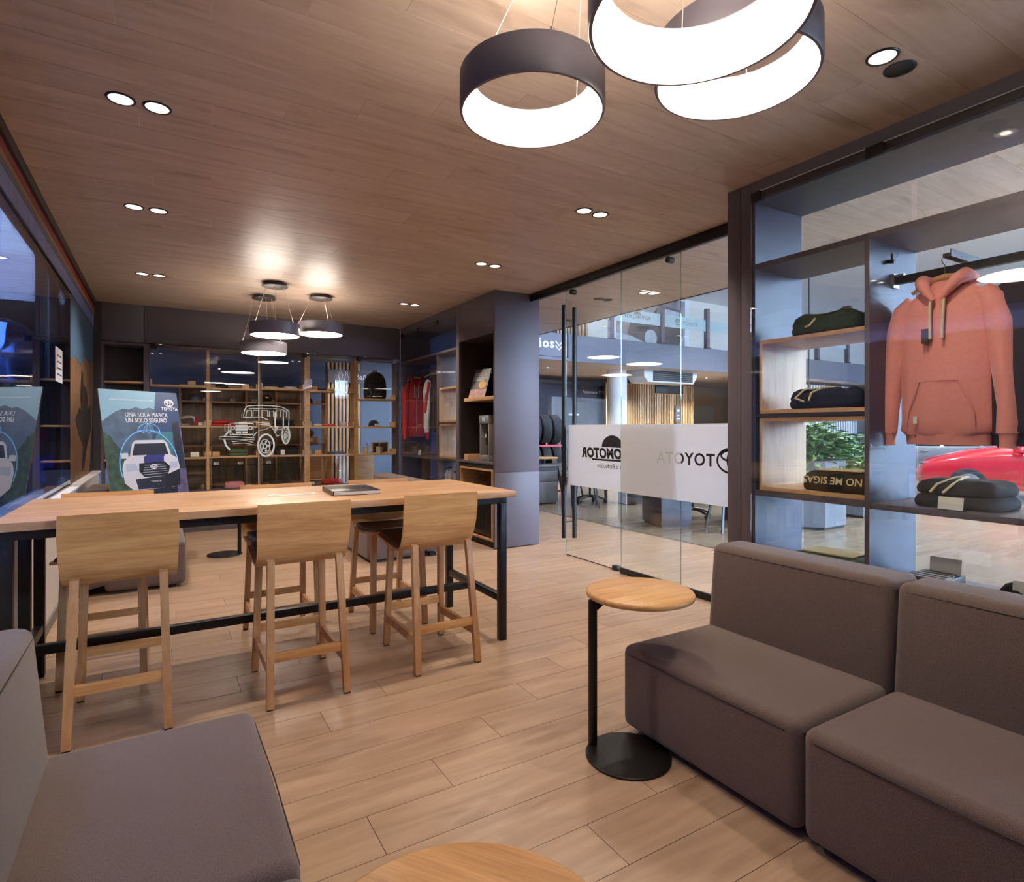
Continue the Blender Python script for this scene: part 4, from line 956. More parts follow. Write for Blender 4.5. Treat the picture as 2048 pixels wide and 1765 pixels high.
# bottom row
fg(.95, .60, .28, .085, 'cloth_pink', 'pink folded shirt on the bottom rear shelf', seed=6); fg(1.62, .60, .34, .07, 'cloth_black', 'black folded bag on the bottom rear shelf', seed=1)
fg(2.42, .60, .34, .065, 'cloth_red', 'red folded shirt on the bottom rear shelf', seed=5); card(1.15, .60, 'price card beside the pink folded shirt'); card(2.08, .60, 'price card left of the bottom red shirt')
r = thing('glass_bowl', 'clear glass bowl on the bottom shelf of the first rear bay', 'bowl', (.40, 9.80, .60), 0, GR); obj('bowl', MB().lathe([(0, 0), (.06, 0), (.11, .06), (.115, .10), (.11, .10), (.10, .06), (.055, .008), (0, .008)], n=30), 'glass_edge', r)
r = thing('glass_bowl', 'small silver bowl beside the pink folded shirt', 'bowl', (.53, 9.79, .60), 0, GR); obj('bowl', MB().lathe([(0, 0), (.04, 0), (.055, .08), (.05, .08), (.036, .008), (0, .008)], n=26), 'chrome', r)
# second row goods
r = cap((.44, 10.42, 1.935), .2, 'silver_plastic', 'grey cap on the second row of rear shelves', GR); r = cap((2.15, 10.42, 1.935), -.2, 'blue_graphite', 'dark hat on the second row behind the slatted panel side', GR)
r = thing('helmet', 'small silver helmet on the second row of rear shelves', 'helmet', (1.50, 10.42, 1.935), 0, GR); obj('shell', MB().lathe([(.075, 0), (.085, .04), (.08, .09), (.055, .125), (0, .14)], n=26), 'chrome', r, 60); obj('visor_slot', MB().box(-.06, .06, -.09, -.07, .02, .06, .004), 'dark_plastic', r)
for x, z, q in ((.60, 1.935, 'grey cap'), (.98, 1.935, 'clock'), (1.30, 1.935, 'left of the helmet'), (1.58, 1.935, 'right of the helmet'), (2.32, 1.935, 'dark hat'), (1.56, 1.245, 'rear wheel of the drawing'), (.60, 1.245, 'first upright'), (.95, 1.245, 'drawing bumper')):
    card(x, z, 'small price card on the second rear row, %s' % ('near the ' + q if 'of' not in q or 'wheel' in q else q), 10.34)
r = thing('desk_clock', 'small round brown clock on the second rear row', 'clock', (.86, 10.42, 1.935), 0, GR); obj('case', MB().lathe([(0, -.02), (.045, -.02), (.045, .02), (0, .02)], (0, 0, .045), 24, 1), 'walnut_back', r)
r = thing('kraft_box', 'brown carton on the second row beside the slatted panel', 'box', (2.2, 10.42, 1.245), 0, GR); obj('carton', MB().box(-.11, .11, -.08, .08, 0, .12, .002), 'box_kraft', r); obj('label', MB().box(-.06, .02, -.0815, -.08, .03, .09), 'paper', r)
r = thing('glass_globe', 'blue glass globe on top of the brown carton', 'ornament', (2.2, 10.42, 1.365), 0, GR); obj('globe', MB().lathe([(.03, 0), (.055, .03), (.06, .06), (.05, .095), (0, .115)], n=22), 'blue_graphite', r, 60)
for x, q in ((.75, 'left'), (1.10, 'middle'), (1.52, 'right')): card(x, .918, '%s small card on the glass shelf of the second rear row' % q, 10.36)

# ------------------------------------------------------------------ the insurance poster standing on the sofa
pw, ph_ = .90, 1.47
po = thing('poster_board', 'blue poster board with white off-road car leaning on the window-side sofa', 'poster', (-.40, 7.14, .445), math.radians(38))
mat('p_sky', (132, 176, 196), .45); mat('p_navy', (44, 68, 110), .45); mat('p_teal', (62, 118, 130), .45); mat('p_mount', (76, 98, 122), .45, noise=.25, nscale=9); mat('p_mid', (70, 78, 140), .45, noise=.15, nscale=4)
mat('p_green', (52, 76, 56), .45, noise=.5, nscale=16); mat('p_dark', (28, 32, 52), .45); mat('p_car', (206, 206, 212), .4); mat('p_carblue', (50, 52, 120), .4); mat('p_glow', (120, 190, 250), .4); mat('p_city', (92, 84, 118), .45, noise=.4, nscale=20); mat('p_grill', (22, 24, 34), .4); mat('p_lamp', (176, 186, 204), .3)
def pl_(x, y, q): return (x, .18 * y - q, y)                    # leans back as it rises
CARZ = lambda z: .40 + .83 * (z - .06)
def pp(name, pts, m, lv, par=None):
    if par or name == 'car_body': pts = [(x, CARZ(z)) for x, z in pts]
    return obj(name, MB().prism([(x, z) for x, z in pts], 1, -.0004 * lv - .0003, -.0004 * lv).map(lambda x, y, z: (x, y + .18 * z, z)), m, par or po, 0)
obj('board', MB().box(0, pw, 0, .012, 0, ph_).map(lambda x, y, z: (x, y + .18 * z, z)), 'shelf_oak', po)
pp('sky', [(0, .9), (pw, .9), (pw, ph_), (0, ph_)], 'p_sky', 1); pp('midground', [(0, 0), (pw, 0), (pw, 1.05), (0, 1.05)], 'p_mid', 1.2)
pp('mountains', [(0, .7), (0, 1.13), (.08, 1.19), (.16, 1.24), (.24, 1.27), (.3, 1.26), (.38, 1.29), (.46, 1.27), (.54, 1.29), (.62, 1.26), (.7, 1.28), (.8, 1.2), (pw, 1.18), (pw, .7)], 'p_mount', 2)
pp('navy_corner', [(.64, ph_), (pw, ph_), (pw, 1.0), (.78, .62), (.46, .62)], 'p_navy', 3); pp('teal_panel', [(.40, .62), (.72, .62), (.86, 1.02), (.60, 1.02)], 'p_teal', 4)
pp('trees', [(0, .3), (0, 1.02), (.07, .98), (.1, .92), (.16, .84), (.2, .75), (.24, .55), (.2, .3)], 'p_green', 4); pp('city', [(.76, .3), (.76, .8), (.80, 1.08), (.9, 1.12), (.9, .3)], 'p_city', 4); pp('tower', [(.80, .6), (.79, 1.12), (.88, 1.14), (.895, .6)], 'p_dark', 4.5); pp('road', [(0, 0), (pw, 0), (pw, .62), (0, .55)], 'p_dark', 3)
gl_ = MB(); gl_.strip(ell(.47, .47, .34, .46, 40, -.3, PI + .3), .012, .0004, lambda x, y, q: (x, .18 * (y * .83 + .27) - .0026 - q, y * .83 + .27)); gl_.strip(ell(.50, .90, .13, .12, 20, 0, PI), .009, .0004, lambda x, y, q: (x, .18 * (y * .83 + .27) - .0026 - q, y * .83 + .27))
for k in range(4): gl_.strip(ell(.40 + .066 * k, .89, .033, .02, 8, 0, PI), .007, .0004, lambda x, y, q: (x, .18 * (y * .83 + .27) - .0026 - q, y * .83 + .27))
for a in (.43, .47, .53, .57): gl_.strip([(a, .90), ((a + .5) / 2, .98), (.50, 1.02)], .005, .0004, lambda x, y, q: (x, .18 * (y * .83 + .27) - .0026 - q, y * .83 + .27))
obj('glow_umbrella', gl_, 'p_glow', po, 0)
car = pp('car_body', [(.16, .16), (.15, .34), (.18, .44), (.25, .50), (.29, .66), (.33, .70), (.66, .70), (.70, .66), (.73, .50), (.80, .45), (.82, .34), (.80, .10), (.72, .06), (.25, .06)], 'p_car', 7)
pp('windscreen', [(.275, .505), (.315, .655), (.67, .655), (.70, .505)], 'p_dark', 8, car); pp('blue_bonnet', [(.40, .48), (.44, .505), (.66, .505), (.64, .48), (.63, .40), (.40, .40)], 'p_carblue', 8, car)
pp('grille', [(.34, .40), (.64, .41), (.70, .34), (.66, .22), (.38, .22), (.33, .30)], 'p_grill', 9, car); pp('dark_bumper', [(.62, .22), (.82, .30), (.80, .08), (.62, .05)], 'p_grill', 9, car); pp('bumper', [(.28, .20), (.62, .22), (.62, .06), (.30, .07)], 'p_dark', 8.6, car)
pp('headlamp', [(.19, .30), (.19, .40), (.30, .40), (.33, .31)], 'p_lamp', 9, car); pp('headlamp', [(.69, .31), (.71, .40), (.80, .40), (.81, .32)], 'p_lamp', 9, car); pp('mirror', [(.155, .47), (.16, .54), (.23, .54), (.235, .47)], 'p_car', 8, car)
pp('number_plate', [(.44, .13), (.58, .135), (.58, .185), (.44, .18)], 'p_grill', 10, car)
gm = MB()
for k in range(5): gm.strip([(.36 + .01 * k, .25 + .03 * k), (.66 - .005 * k, .255 + .03 * k)], .006, .0003, lambda x, y, q: (x, .18 * CARZ(y) - .0042 - q, CARZ(y)))
obj('grille_bars', gm, 'p_lamp', car, 0)
def ptext(name, txt, size, x0, z0, kx=1.0, bold=0.0, al='LEFT', lv=.0034, fz=None):
    q_ = MB(); fz = fz or (lambda z: z); text(q_, txt, size, lambda x, y, q: pl_(x0 + x * kx, fz(z0 + y), lv), al, bold); obj(name, q_, 'white_trim', po, 0)
ptext('headline', 'UNA SOLA MARCA', .068, .25, 1.185, .86); ptext('headline', 'UN SOLO SEGURO', .068, .25, 1.125, .84, .022)
ptext('brand_name', 'TOYOTA', .05, .785, 1.265, 1, .02, 'CENTER'); ptext('plate_name', 'TOYOTA', .03, .51, .147, 1, .01, 'CENTER', .0046, CARZ)
ptext('small_print', 'CUENTA CON UNA LÍNEA NACIONAL AL 01 8000', .022, .10, 1.36)
q_ = MB(); emblem(q_, .785, 1.35, .055, .011, .0004, lambda x, y, q: (x, .18 * y - .0034 - q, y)); obj('brand_emblem', q_, 'white_trim', po, 0)
q_ = MB(); emblem(q_, .505, .35, .04, .008, .0004, lambda x, y, q: (x, .18 * CARZ(y) - .0046 - q, CARZ(y))); obj('grille_emblem', q_, 'white_trim', po, 0)
# notice on the window
nt_ = thing('window_notice', 'narrow white notice with blue print stuck to the street window', 'sign', (-.784, 6.56, 1.93), world=True)
obj('sheet', MB().box(-.7855, -.783, 6.37, 6.75, 1.915, 2.215), 'white_trim', nt_)
ntx = MB()
for k in range(4): ntx.box(-.7829, -.7825, 6.42, 6.70, 2.14 - .055 * k, 2.155 - .055 * k)
obj('print', ntx, 'p_navy', nt_); obj('gold_band', MB().box(-.7829, -.7825, 6.40, 6.46, 2.02, 2.20), 'menu_gold', nt_)

# ================================================================== HALL BEHIND THE REAR SHELVES + SHOWROOM
f2_ = struct('floor', MB().box(5.955, 27, -11, 20, -.12, -.008).box(-3, 5.955, 9.9, 20, -.12, -.008), 'tile_joint' if 'tile_joint' in M else mat('tile_joint', (150, 134, 108), .6), label='pale stone tile floor of the showroom'); f2_['category'] = 'floor'
def tile_mesh(w_, d_):
    b = MB().box(-w_ / 2 + .0015, w_ / 2 - .0015, -d_ / 2 + .0015, d_ / 2 - .0015, 0, .008); me = bpy.data.meshes.new('tile'); me.from_pydata(b.v, [], b.f); me.materials.append(M['tile_stone']); return me
TW, TD = 1.5, .745; tm = tile_mesh(TW, TD)
j = -6
while 3.09 + TD * j < 13.0:
    y = 3.09 + TD * (j + .5); i = -2; shift = .75 if j % 2 else 0
    while 7.66 + TW * i - shift < 17.5:
        a = max(5.956, 7.66 + TW * i - shift); b_ = 7.66 + TW * (i + 1) - shift
        if b_ - a > .05:
            o = bpy.data.objects.new('tile', tm if b_ - a > TW - .01 else tile_mesh(b_ - a, TD)); C.objects.link(o); o.parent = f2_; o.location = ((a + b_) / 2, y, -.008)
        i += 1
    j += 1
yt = 3.09 + TD * j; xt = 7.66 + TW * i
b = MB().box(5.956, 27, yt, 20, -.008, 0).box(-3, 5.955, 9.9, 20, -.008, 0).box(5.956, 27, -11, 3.09 - TD * 6, -.008, 0)
o = obj('tile_field', b, 'tile_stone', f2_); o['kind'] = 'stuff'
o = obj('tile_field', MB().box(18.2, 27, 3.09 - TD * 6, yt, -.0085, -.0005), 'tile_stone', f2_); o['kind'] = 'stuff'

mat('fascia_blue', (98, 99, 110), .5); mat('pale_ceiling', (226, 214, 212), .6, noise=.04, nscale=3); mat('navy_wall', (46, 50, 66), .5); mat('white_wall', (236, 235, 234), .6)
mz = struct('ceiling', MB().box(5.96, 27, 11.72, 20, 3.2, 3.83).box(-3, 5.955, 9.985, 20, 3.2, 3.83), 'pale_ceiling', label='low pale ceiling under the showroom mezzanine'); mz['category'] = 'ceiling'
obj('fascia', MB().box(5.96, 27, 11.69, 11.719, 3.18, 3.84), 'fascia_blue', mz)
obj('fascia_hatch', MB().box(14.0, 14.45, 11.684, 11.689, 3.28, 3.58), 'fascia_blue', mz)
uc = struct('ceiling', MB().box(5.96, 27, -11, 20, 6.7, 6.9), 'white_wall', label='high white ceiling of the showroom'); uc['category'] = 'ceiling'
obj('wall_above_lounge', MB().box(5.952, 6.0, -11, 9.9, CZ + .31, 6.7), 'white_wall', uc)
ws = struct('wall_right', MB().box(26.8, 27, -11, 20, 0, 6.7), 'white_wall', label='far white side wall of the showroom'); ws['category'] = 'wall'
wr = struct('wall_rear', MB().box(-3, 27, 16.6, 16.8, 3.84, 6.7), 'cream_paint', label='cream rear wall of the upper gallery'); wr['category'] = 'wall'
wq = struct('wall_rear', MB().box(-3, 27, 16.6, 16.8, 0, 3.19), 'cream_paint', label='pale rear wall under the gallery'); wq['category'] = 'wall'
wh = struct('wall_hall', MB().box(-2.9, -2.7, 9.985, 16.6, 0, 3.19), 'blue_graphite', label='dark blue side wall of the hall behind the rear shelves'); wh['category'] = 'wall'
ww = struct('wall_hall', MB().box(-2.6, 5.6, 13.2, 13.3, 0, 3.19), 'blue_graphite', label='blue grey wall far behind the rear shelves'); ww['category'] = 'wall'
def slats(parent, x0, y0, dx, dy, n, pitch, wd, z0, z1, m='slat_pine', back='graphite_deep'):
    L = math.hypot(dx, dy); ux, uy = dx / L, dy / L; rz = math.atan2(uy, ux)
    b = MB().box(-wd / 2, wd / 2, -.02, .02, 0, z1 - z0); me = bpy.data.meshes.new('slat'); me.from_pydata(b.v, [], b.f); me.materials.append(M[m])
    po_ = ORG[parent.name]
    for k in range(n):
        o = bpy.data.objects.new('slat', me); C.objects.link(o); o.parent = parent
        o.location = (x0 + ux * pitch * k - po_[0], y0 + uy * pitch * k - po_[1], z0 - po_[2]); o.rotation_euler = (0, 0, rz)
    bb_ = MB().box(-.05, pitch * (n - 1) + .05, .022, .05, 0, z1 - z0).rotz(rz).move(x0, y0, z0); obj('backing', bb_, back, parent)
# restroom slat screen
sw = thing('slat_screen', 'pine slat screen with restroom sign seen through the rear shelves', 'screen', (3.1, 11.6, 0), world=True)
slats(sw, 2.79, 11.6, 1, 0, 9, .074, .038, .0, 2.80, 'slat_pine')
rsn = thing('restroom_sign', 'dark sign with restroom figures and letter B on the slat screen', 'sign', (3.2, 11.55, 2.35), world=True)
obj('plate', MB().box(2.77, 3.80, 11.55, 11.575, 2.40, 2.66), 'graphite', rsn)
tt = MB()
for cx_, skirt in ((3.01, 0), (3.13, 1)):
    fn = lambda x, y, q: (x, 11.549 - q, y)
    tt.strip(ell(cx_, 2.615, .022, .022, 14), .008, .001, fn, True)
    tt.strip([(cx_ - .045, 2.57), (cx_ + .045, 2.57), (cx_ + .015, 2.43), (cx_ - .015, 2.43)] if not skirt else [(cx_ - .015, 2.58), (cx_ + .015, 2.58), (cx_ + .05, 2.44), (cx_ - .05, 2.44)], .008, .001, fn, True)
text(tt, 'Baños', .15, lambda x, y, q: (3.30 + x, 11.548, 2.48 + y), bold=.02); obj('lettering', tt, 'white_trim', rsn, 0)
r = thing('ceiling_camera', 'white dome camera above the restroom slat screen', 'camera', (2.72, 11.3, 2.88), 0); obj('dome', MB().lathe([(0, 0), (.05, .02), (.07, .07), (.07, .10), (0, .10)], n=20), 'white_trim', r, 60); obj('stem', MB().tube((0, 0, .10), (0, 0, .32), .015, n=10), 'white_trim', r)
# wooden chair backs seen low through the rear shelves
for k, (x, y) in enumerate(((2.45, 11.0), (3.25, 11.05))):
    r = thing('wooden_chair', '%s plain oak chair standing behind the rear shelves' % ('left' if k == 0 else 'right'), 'chair', (x, y, 0), .1 * k, group='oak chairs behind the rear shelves')
    obj('backrest', MB().prism([(-.21, .46), (.21, .46), (.19, 1.0), (-.19, 1.0)], 1, -.2, -.18), 'oak_furniture', r); obj('seat', MB().box(-.21, .21, -.18, .22, .44, .465, .004), 'oak_furniture', r)
    for s_ in (-1, 1):
        for yy in (-.17, .2): obj('leg', MB().bar((s_ * .19, yy, 0), (s_ * .17, yy, .44), .035, .035), 'oak_upright', r)
r = thing('hall_counter', 'low dark counter in the hall behind the rear shelves', 'counter', (1.75, 11.7, 0), 0); obj('front', MB().box(-.55, .55, -.2, .2, 0, .85), 'graphite', r); obj('worktop', MB().box(-.6, .6, -.25, .25, .85, .89, .004), 'walnut_back', r)

# ------------------------------------------------------------------ gallery
gb = thing('gallery_railing', 'glass gallery railing with dark posts and frosted band', 'railing', (14, 11.9, 3.84), world=True)
px_ = [6.4, 8.3, 10.2, 12.05, 13.9, 15.75, 17.6, 19.45, 21.3]
for i, x in enumerate(px_):
    pst = obj('post', MB().box(x - .06, x + .06, 11.86, 11.98, 3.84, 5.06), 'graphite', gb); obj('foot', MB().box(x - .1, x + .1, 11.84, 12.0, 3.84, 3.90), 'black_metal', pst)
    if i < len(px_) - 1:
        pn = obj('pane', MB().box(x + .065, px_[i + 1] - .065, 11.91, 11.925, 3.88, 5.0), 'glass', gb); fb = obj('frosted_band', MB().box(x + .066, px_[i + 1] - .066, 11.905, 11.908, 4.38, 4.72), 'frost_teal', pn)
        tt = MB()
        if i % 2 == 1 or i == 2:
            pass
        if i in (2,): text(tt, 'YOKOMOTOR', .15, lambda xx, yy, q: ((x + px_[i + 1]) / 2 + xx, 11.904, 4.50 + yy), 'CENTER', .015, shear=.12); tt.prism([((x + px_[i + 1]) / 2 + .14 * math.cos(PI * k / 10), 4.615 + .09 * math.sin(PI * k / 10)) for k in range(11)], 1, 11.9035, 11.904)
        if i in (3,): text(tt, 'TOYOTA', .15, lambda xx, yy, q: ((x + px_[i + 1]) / 2 - .1 + xx, 11.904, 4.49 + yy), 'LEFT', .01); emblem(tt, (x + px_[i + 1]) / 2 - .3, 4.55, .12, .02, .0005, lambda xx, yy, q: (xx, 11.904 - q, yy))
        if tt.f: obj('lettering', tt, 'grey_paint', pn, 0)
pic = thing('car_picture', 'large white framed photograph of an old car on the gallery wall', 'picture', (16, 16.56, 4.0), world=True)
mat('photo_grey', (150, 146, 148), .5, noise=.35, nscale=2.5); mat('photo_dark', (84, 74, 76), .5, noise=.3, nscale=4); mat('photo_light', (198, 200, 206), .5, noise=.15, nscale=4)
PX0, PX1, PZ0, PZ1 = 14.4, 18.0, 3.95, 6.6
obj('print', MB().box(PX0, PX1, 16.55, 16.575, PZ0, PZ1), 'photo_grey', pic)
for q in ((PX0 - .25, PX0, PZ0 - .1, PZ1 + .05), (PX1, PX1 + .25, PZ0 - .1, PZ1 + .05), (PX0, PX1, PZ0 - .1, PZ0)): obj('frame', MB().box(q[0], q[1], 16.53, 16.58, q[2], q[3]), 'white_trim', pic)
def ph(name, pts, m, lv): obj(name, MB().prism([(PX0 + (PX1 - PX0) * x, PZ0 + (PZ1 - PZ0) * z) for x, z in pts], 1, 16.55 - .002 * lv, 16.55 - .002 * lv + .001), m, pic)
ph('road', [(0, 0), (1, 0), (1, .3), (0, .42)], 'photo_light', 1); ph('car_shape', [(.15, .42), (.2, .6), (.45, .62), (.6, .9), (.95, .85), (.97, .5), (.9, .3), (.4, .32)], 'photo_dark', 2); ph('shadow', [(.35, .2), (.5, .32), (.9, .3), (.86, .12), (.5, .1)], 'photo_dark', 2)
ph('windscreen', [(.62, .86), (.68, .68), (.9, .66), (.92, .82)], 'photo_light', 3)
obj('wheel', MB().lathe([(0, 0), (.32, 0), (.32, .002), (0, .002)], (PX0 + 1.75, 16.543, PZ0 + 1.05), 28, 1), 'photo_light', pic)
gs = thing('slat_screen', 'pine slat screen on the gallery level behind the railing', 'screen', (9.6, 14.5, 3.84), world=True); slats(gs, 8.2, 14.5, 1, 0, 24, .14, .08, 3.84, 6.6)

# ------------------------------------------------------------------ under the gallery
bs = thing('hanging_sign', 'dark hanging sign reading Baños with white double arrow', 'sign', (6.3, 9.35, 2.85), world=True)
obj('plate', MB().box(5.45, 6.62, 9.0, 9.06, 2.86, 3.30), 'fascia_blue', bs); obj('end_cap', MB().box(6.621, 6.66, 8.99, 9.07, 2.855, 3.305), 'black_metal', bs)
lx_ = 6.315
for ch in reversed('Baños'):
    tt = MB(); text(tt, ch, .25, lambda x, y, q: (lx_ + x, 8.998, 3.02 + y), 'RIGHT', bold=.03); obj('letter', tt, 'white_trim', bs, 0); lx_ = min(p[0] for p in tt.v) - .024
tt = MB()
for k in range(2): tt.strip([(6.35, 3.15 - .08 * k), (6.43, 3.07 - .08 * k), (6.51, 3.15 - .08 * k)], .026, .002, lambda x, y, q: (x, 8.998 - q, y))
obj('arrows', tt, 'white_trim', bs, 0)
for x in (5.7, 6.4): obj('hanger_rod', MB().tube((x, 9.03, 3.30), (x, 9.03, CZ if x < 5.9 else 3.30), .01, n=8) if x < 5.9 else MB().tube((x, 9.03, 3.3), (x, 9.03, 6.7), .01, n=8), 'black_metal', bs)
rc = solo('round_column', MB().lathe([(0, 0), (.29, 0), (.29, 3.199), (0, 3.199)], (11.35, 13.0, 0), 40), 'white_wall', 'round white column under the gallery between navy partition and slats', 'column')
sl2 = thing('slat_wall', 'tall pine slat wall under the gallery behind the desks', 'wall panel', (14.3, 14.6, 0), world=True); slats(sl2, 12.55, 14.9, 1, -.10, 52, .072, .04, 0, 3.02)
sg = thing('wall_sign', 'small dark vertical restroom sign on the pine slat wall', 'sign', (15.55, 14.5, 1.7), world=True); obj('plate', MB().box(15.35, 15.62, 14.52, 14.545, 1.72, 2.32), 'fascia_blue', sg)
tt = MB(); emblem(tt, 15.485, 2.14, .06, .012, .001, lambda x, y, q: (x, 14.519 - q, y)); tt.box(15.41, 15.56, 14.518, 14.5195, 1.84, 1.87).box(15.44, 15.53, 14.518, 14.5195, 1.96, 1.985); obj('print', tt, 'white_trim', sg)
nv = thing('navy_partition', 'navy partition wall lettered Financiera TFS under the gallery', 'partition', (11.5, 15.2, 0), world=True)
obj('wall', MB().box(6.2, 12.7, 15.2, 15.3, 0, 2.93), 'navy_wall', nv); obj('dark_opening', MB().box(7.8, 10.1, 15.17, 15.199, 0, 2.6), 'graphite_deep', nv); obj('glass_front', MB().box(10.2, 12.6, 14.9, 14.91, 0, 2.5), 'glass', nv)
tt = MB(); text(tt, 'Financiera TFS', .155, lambda x, y, q: (11.79 + x, 15.195, 2.66 + y)); obj('lettering', tt, 'white_trim', nv, 0)
mat('sign_green', (150, 180, 120), .5)
tt = MB(); fn = lambda x, y, q: (x, 14.895 - q, y); tt.strip([(11.02, 1.95), (11.42, 1.95)], .06, .002, fn); tt.strip([(11.02, 1.45), (11.42, 1.45)], .06, .002, fn); tt.box(11.2, 11.33, 14.893, 14.895, 1.48, 1.92); obj('window_logo', tt, 'white_trim', nv)
ac = thing('ceiling_air_conditioner', 'white ceiling air conditioner with dark grille under the gallery', 'air conditioner', (12.4, 12.6, 2.75), world=True)
obj('body', MB().prism([(11.9, 2.84), (13.75, 2.84), (13.9, 3.05), (13.9, 3.2), (11.75, 3.2), (11.75, 3.0)], 1, 12.3, 13.0), 'white_trim', ac); obj('grille', MB().box(12.1, 13.7, 12.28, 12.30, 2.88, 3.17), 'dark_plastic', ac)
for k in range(5): obj('louvre', MB().box(12.12, 13.68, 12.265, 12.28, 2.91 + .055 * k, 2.92 + .055 * k), 'silver_plastic', ac)
tv = thing('hanging_screen', 'dark switched-off screen hanging in front of the pine slat wall', 'screen', (14.0, 13.2, 2.6), world=True); obj('panel', MB().box(13.1, 14.3, 13.2, 13.26, 2.60, 2.98, .01), 'dark_plastic', tv); obj('mount', MB().tube((13.7, 13.23, 2.97), (13.7, 13.23, 3.2), .03, n=10), 'dark_plastic', tv)

for x, y, q, pw_ in ((9.2, 13.4, 'beside the navy partition', 9), (12.6, 13.9, 'between the white column and the pine slats', 9), (15.6, 13.4, 'before the pine slat wall', 9), (2.9, 10.75, 'over the restroom screen', 1.6), (.6, 11.6, 'behind the second row of rear shelves', 3), (18.5, 12.2, 'by the white slat wall', 6)):
    downlight(x, y, 'small added downlight brightening the area under the gallery ' + q, True, 3.2, pw_)  # extra lamps added to brighten the dark area below the gallery
# ------------------------------------------------------------------ office furniture on the tiles
mat('desk_brown', (84, 78, 74), .5); mat('desk_metal', (74, 74, 80), .32, .4); mat('leg_metal', (72, 74, 80), .4, .5)
d1 = thing('office_desk', 'office desk with brown drawer unit seen through the open doorway', 'desk', (6.7, 9.9, 0), 0)
obj('worktop', MB().box(-.7, .75, -.3, .2, .74, .775, .004), 'desk_brown', d1); obj('drawer_unit', MB().box(-.35, .16, -.25, .18, .02, .66), 'desk_brown', d1)
obj('drawer', MB().box(-.345, .155, -.27, -.251, .45, .655, .003), 'desk_brown', d1); obj('drawer', MB().box(-.345, .155, -.27, -.251, .03, .44, .003), 'desk_brown', d1); obj('leg', MB().bar((.62, -.25, 0), (.42, -.25, .74), .04, .04), 'leg_metal', d1); obj('leg', MB().bar((.62, .15, 0), (.42, .15, .74), .04, .04), 'leg_metal', d1)
obj('cable_tray', MB().box(-.3, .2, -.2, .15, .66, .74), 'dark_plastic', d1)
rt = thing('round_table', 'round oak meeting table behind the brown drawer unit', 'table', (7.05, 10.42, 0), 0); obj('top', MB().lathe([(0, .86), (.3, .86), (.3, .89), (0, .89)], n=40), 'oak_furniture', rt); obj('stem', MB().lathe([(0, .012), (.035, .012), (.035, .86), (0, .86)], n=16), 'leg_metal', rt); obj('foot', MB().lathe([(0, 0), (.25, 0), (.25, .012), (0, .012)], n=32), 'leg_metal', rt)
def shell_chair(x, y, rz, label, seat='desk_brown'):
    r = thing('visitor_chair', label, 'chair', (x, y, 0), rz, group='visitor chairs at the showroom desks')
    obj('seat', MB().box(-.23, .23, -.22, .22, .44, .475, .012), seat, r); obj('backrest', MB().loft([[(q * math.sin(a), .2 + .05 * math.cos(a) + dy, z) for a in [-.9 + 1.8 * k / 10 for k in range(11)]] + [(q * math.sin(a), .215 + .05 * math.cos(a) + dy, z) for a in [.9 - 1.8 * k / 10 for k in range(11)]] for q, z, dy in ((.27, .475, 0), (.29, .65, .03), (.28, .82, .06), (.24, .88, .07))]), seat, r, 60)
    for sx in (-1, 1):
        for sy in (-1, 1): obj('leg', MB().bar((sx * .24, sy * .22, 0), (sx * .17, sy * .16, .44), .028, .028), 'leg_metal', r)
    return r
def office_chair(x, y, rz, label):
    r = thing('office_chair', label, 'chair', (x, y, 0), rz, group='swivel chairs at the showroom desks')
    for k in range(5):
        a = 2 * PI * k / 5 + .2; c_, s_ = math.cos(a), math.sin(a)
        ar = obj('base_arm', MB().path([(0, 0, .14), (.12 * c_, .12 * s_, .135), (.30 * c_, .30 * s_, .075)], [.03, .026, .018], 10), 'dark_plastic', r); obj('castor', MB().tube((.30 * c_ - .02 * s_, .30 * s_ + .02 * c_, .032), (.30 * c_ + .02 * s_, .30 * s_ - .02 * c_, .032), .032, n=16), 'rubber', ar)
    obj('gas_lift', MB().lathe([(0, .12), (.025, .12), (.025, .44), (0, .44)], n=14), 'dark_plastic', r); obj('seat', MB().box(-.25, .25, -.25, .25, .44, .52, .03, 3), 'dark_plastic', r); obj('backrest', MB().box(-.23, .23, .22, .27, .56, 1.06, .03, 3), 'dark_plastic', r); obj('back_bar', MB().bar((0, .2, .47), (0, .26, .62), .06, .02), 'dark_plastic', r)
    return r
office_chair(7.45, 9.35, .5, 'black swivel chair with star base behind the door handle'); office_chair(7.75, 6.95, 2.0, 'black swivel chair beside the steel pedestal desk')
shell_chair(7.02, 8.95, 2.6, 'visitor chair with slim metal legs behind the frosted door band'); shell_chair(7.62, 10.3, .4, 'grey shell chair beside the round meeting table'); shell_chair(7.15, 5.75, 1.2, 'visitor chair with slim legs near the cabinet post')
d2 = thing('office_desk', 'desk with angular steel pedestal seen under the frosted glass band', 'desk', (6.786, 6.62, 0), -.356)
obj('pedestal', MB().box(-.245, .245, -.36, .36, .03, .72, .004), 'desk_metal', d2); obj('plinth', MB().box(-.22, .22, -.33, .33, 0, .03), 'dark_plastic', d2); obj('worktop', MB().box(-.3, 1.3, -.42, .42, .72, .75, .004), 'desk_brown', d2); obj('end_leg', MB().box(1.2, 1.24, -.36, .36, 0, .72), 'desk_metal', d2)
d3 = thing('office_desk', 'far desk with dark panel and computer tower', 'desk', (8.3, 8.95, 0), -.3); obj('panel', MB().box(-.1, .5, -.25, -.22, .0, .7), 'desk_metal', d3); obj('worktop', MB().box(-.6, .8, -.35, .4, .72, .75, .004), 'desk_brown', d3); obj('leg', MB().box(-.55, -.5, .25, .3, 0, .72), 'leg_metal', d3); obj('leg', MB().box(.7, .75, .25, .3, 0, .72), 'leg_metal', d3)
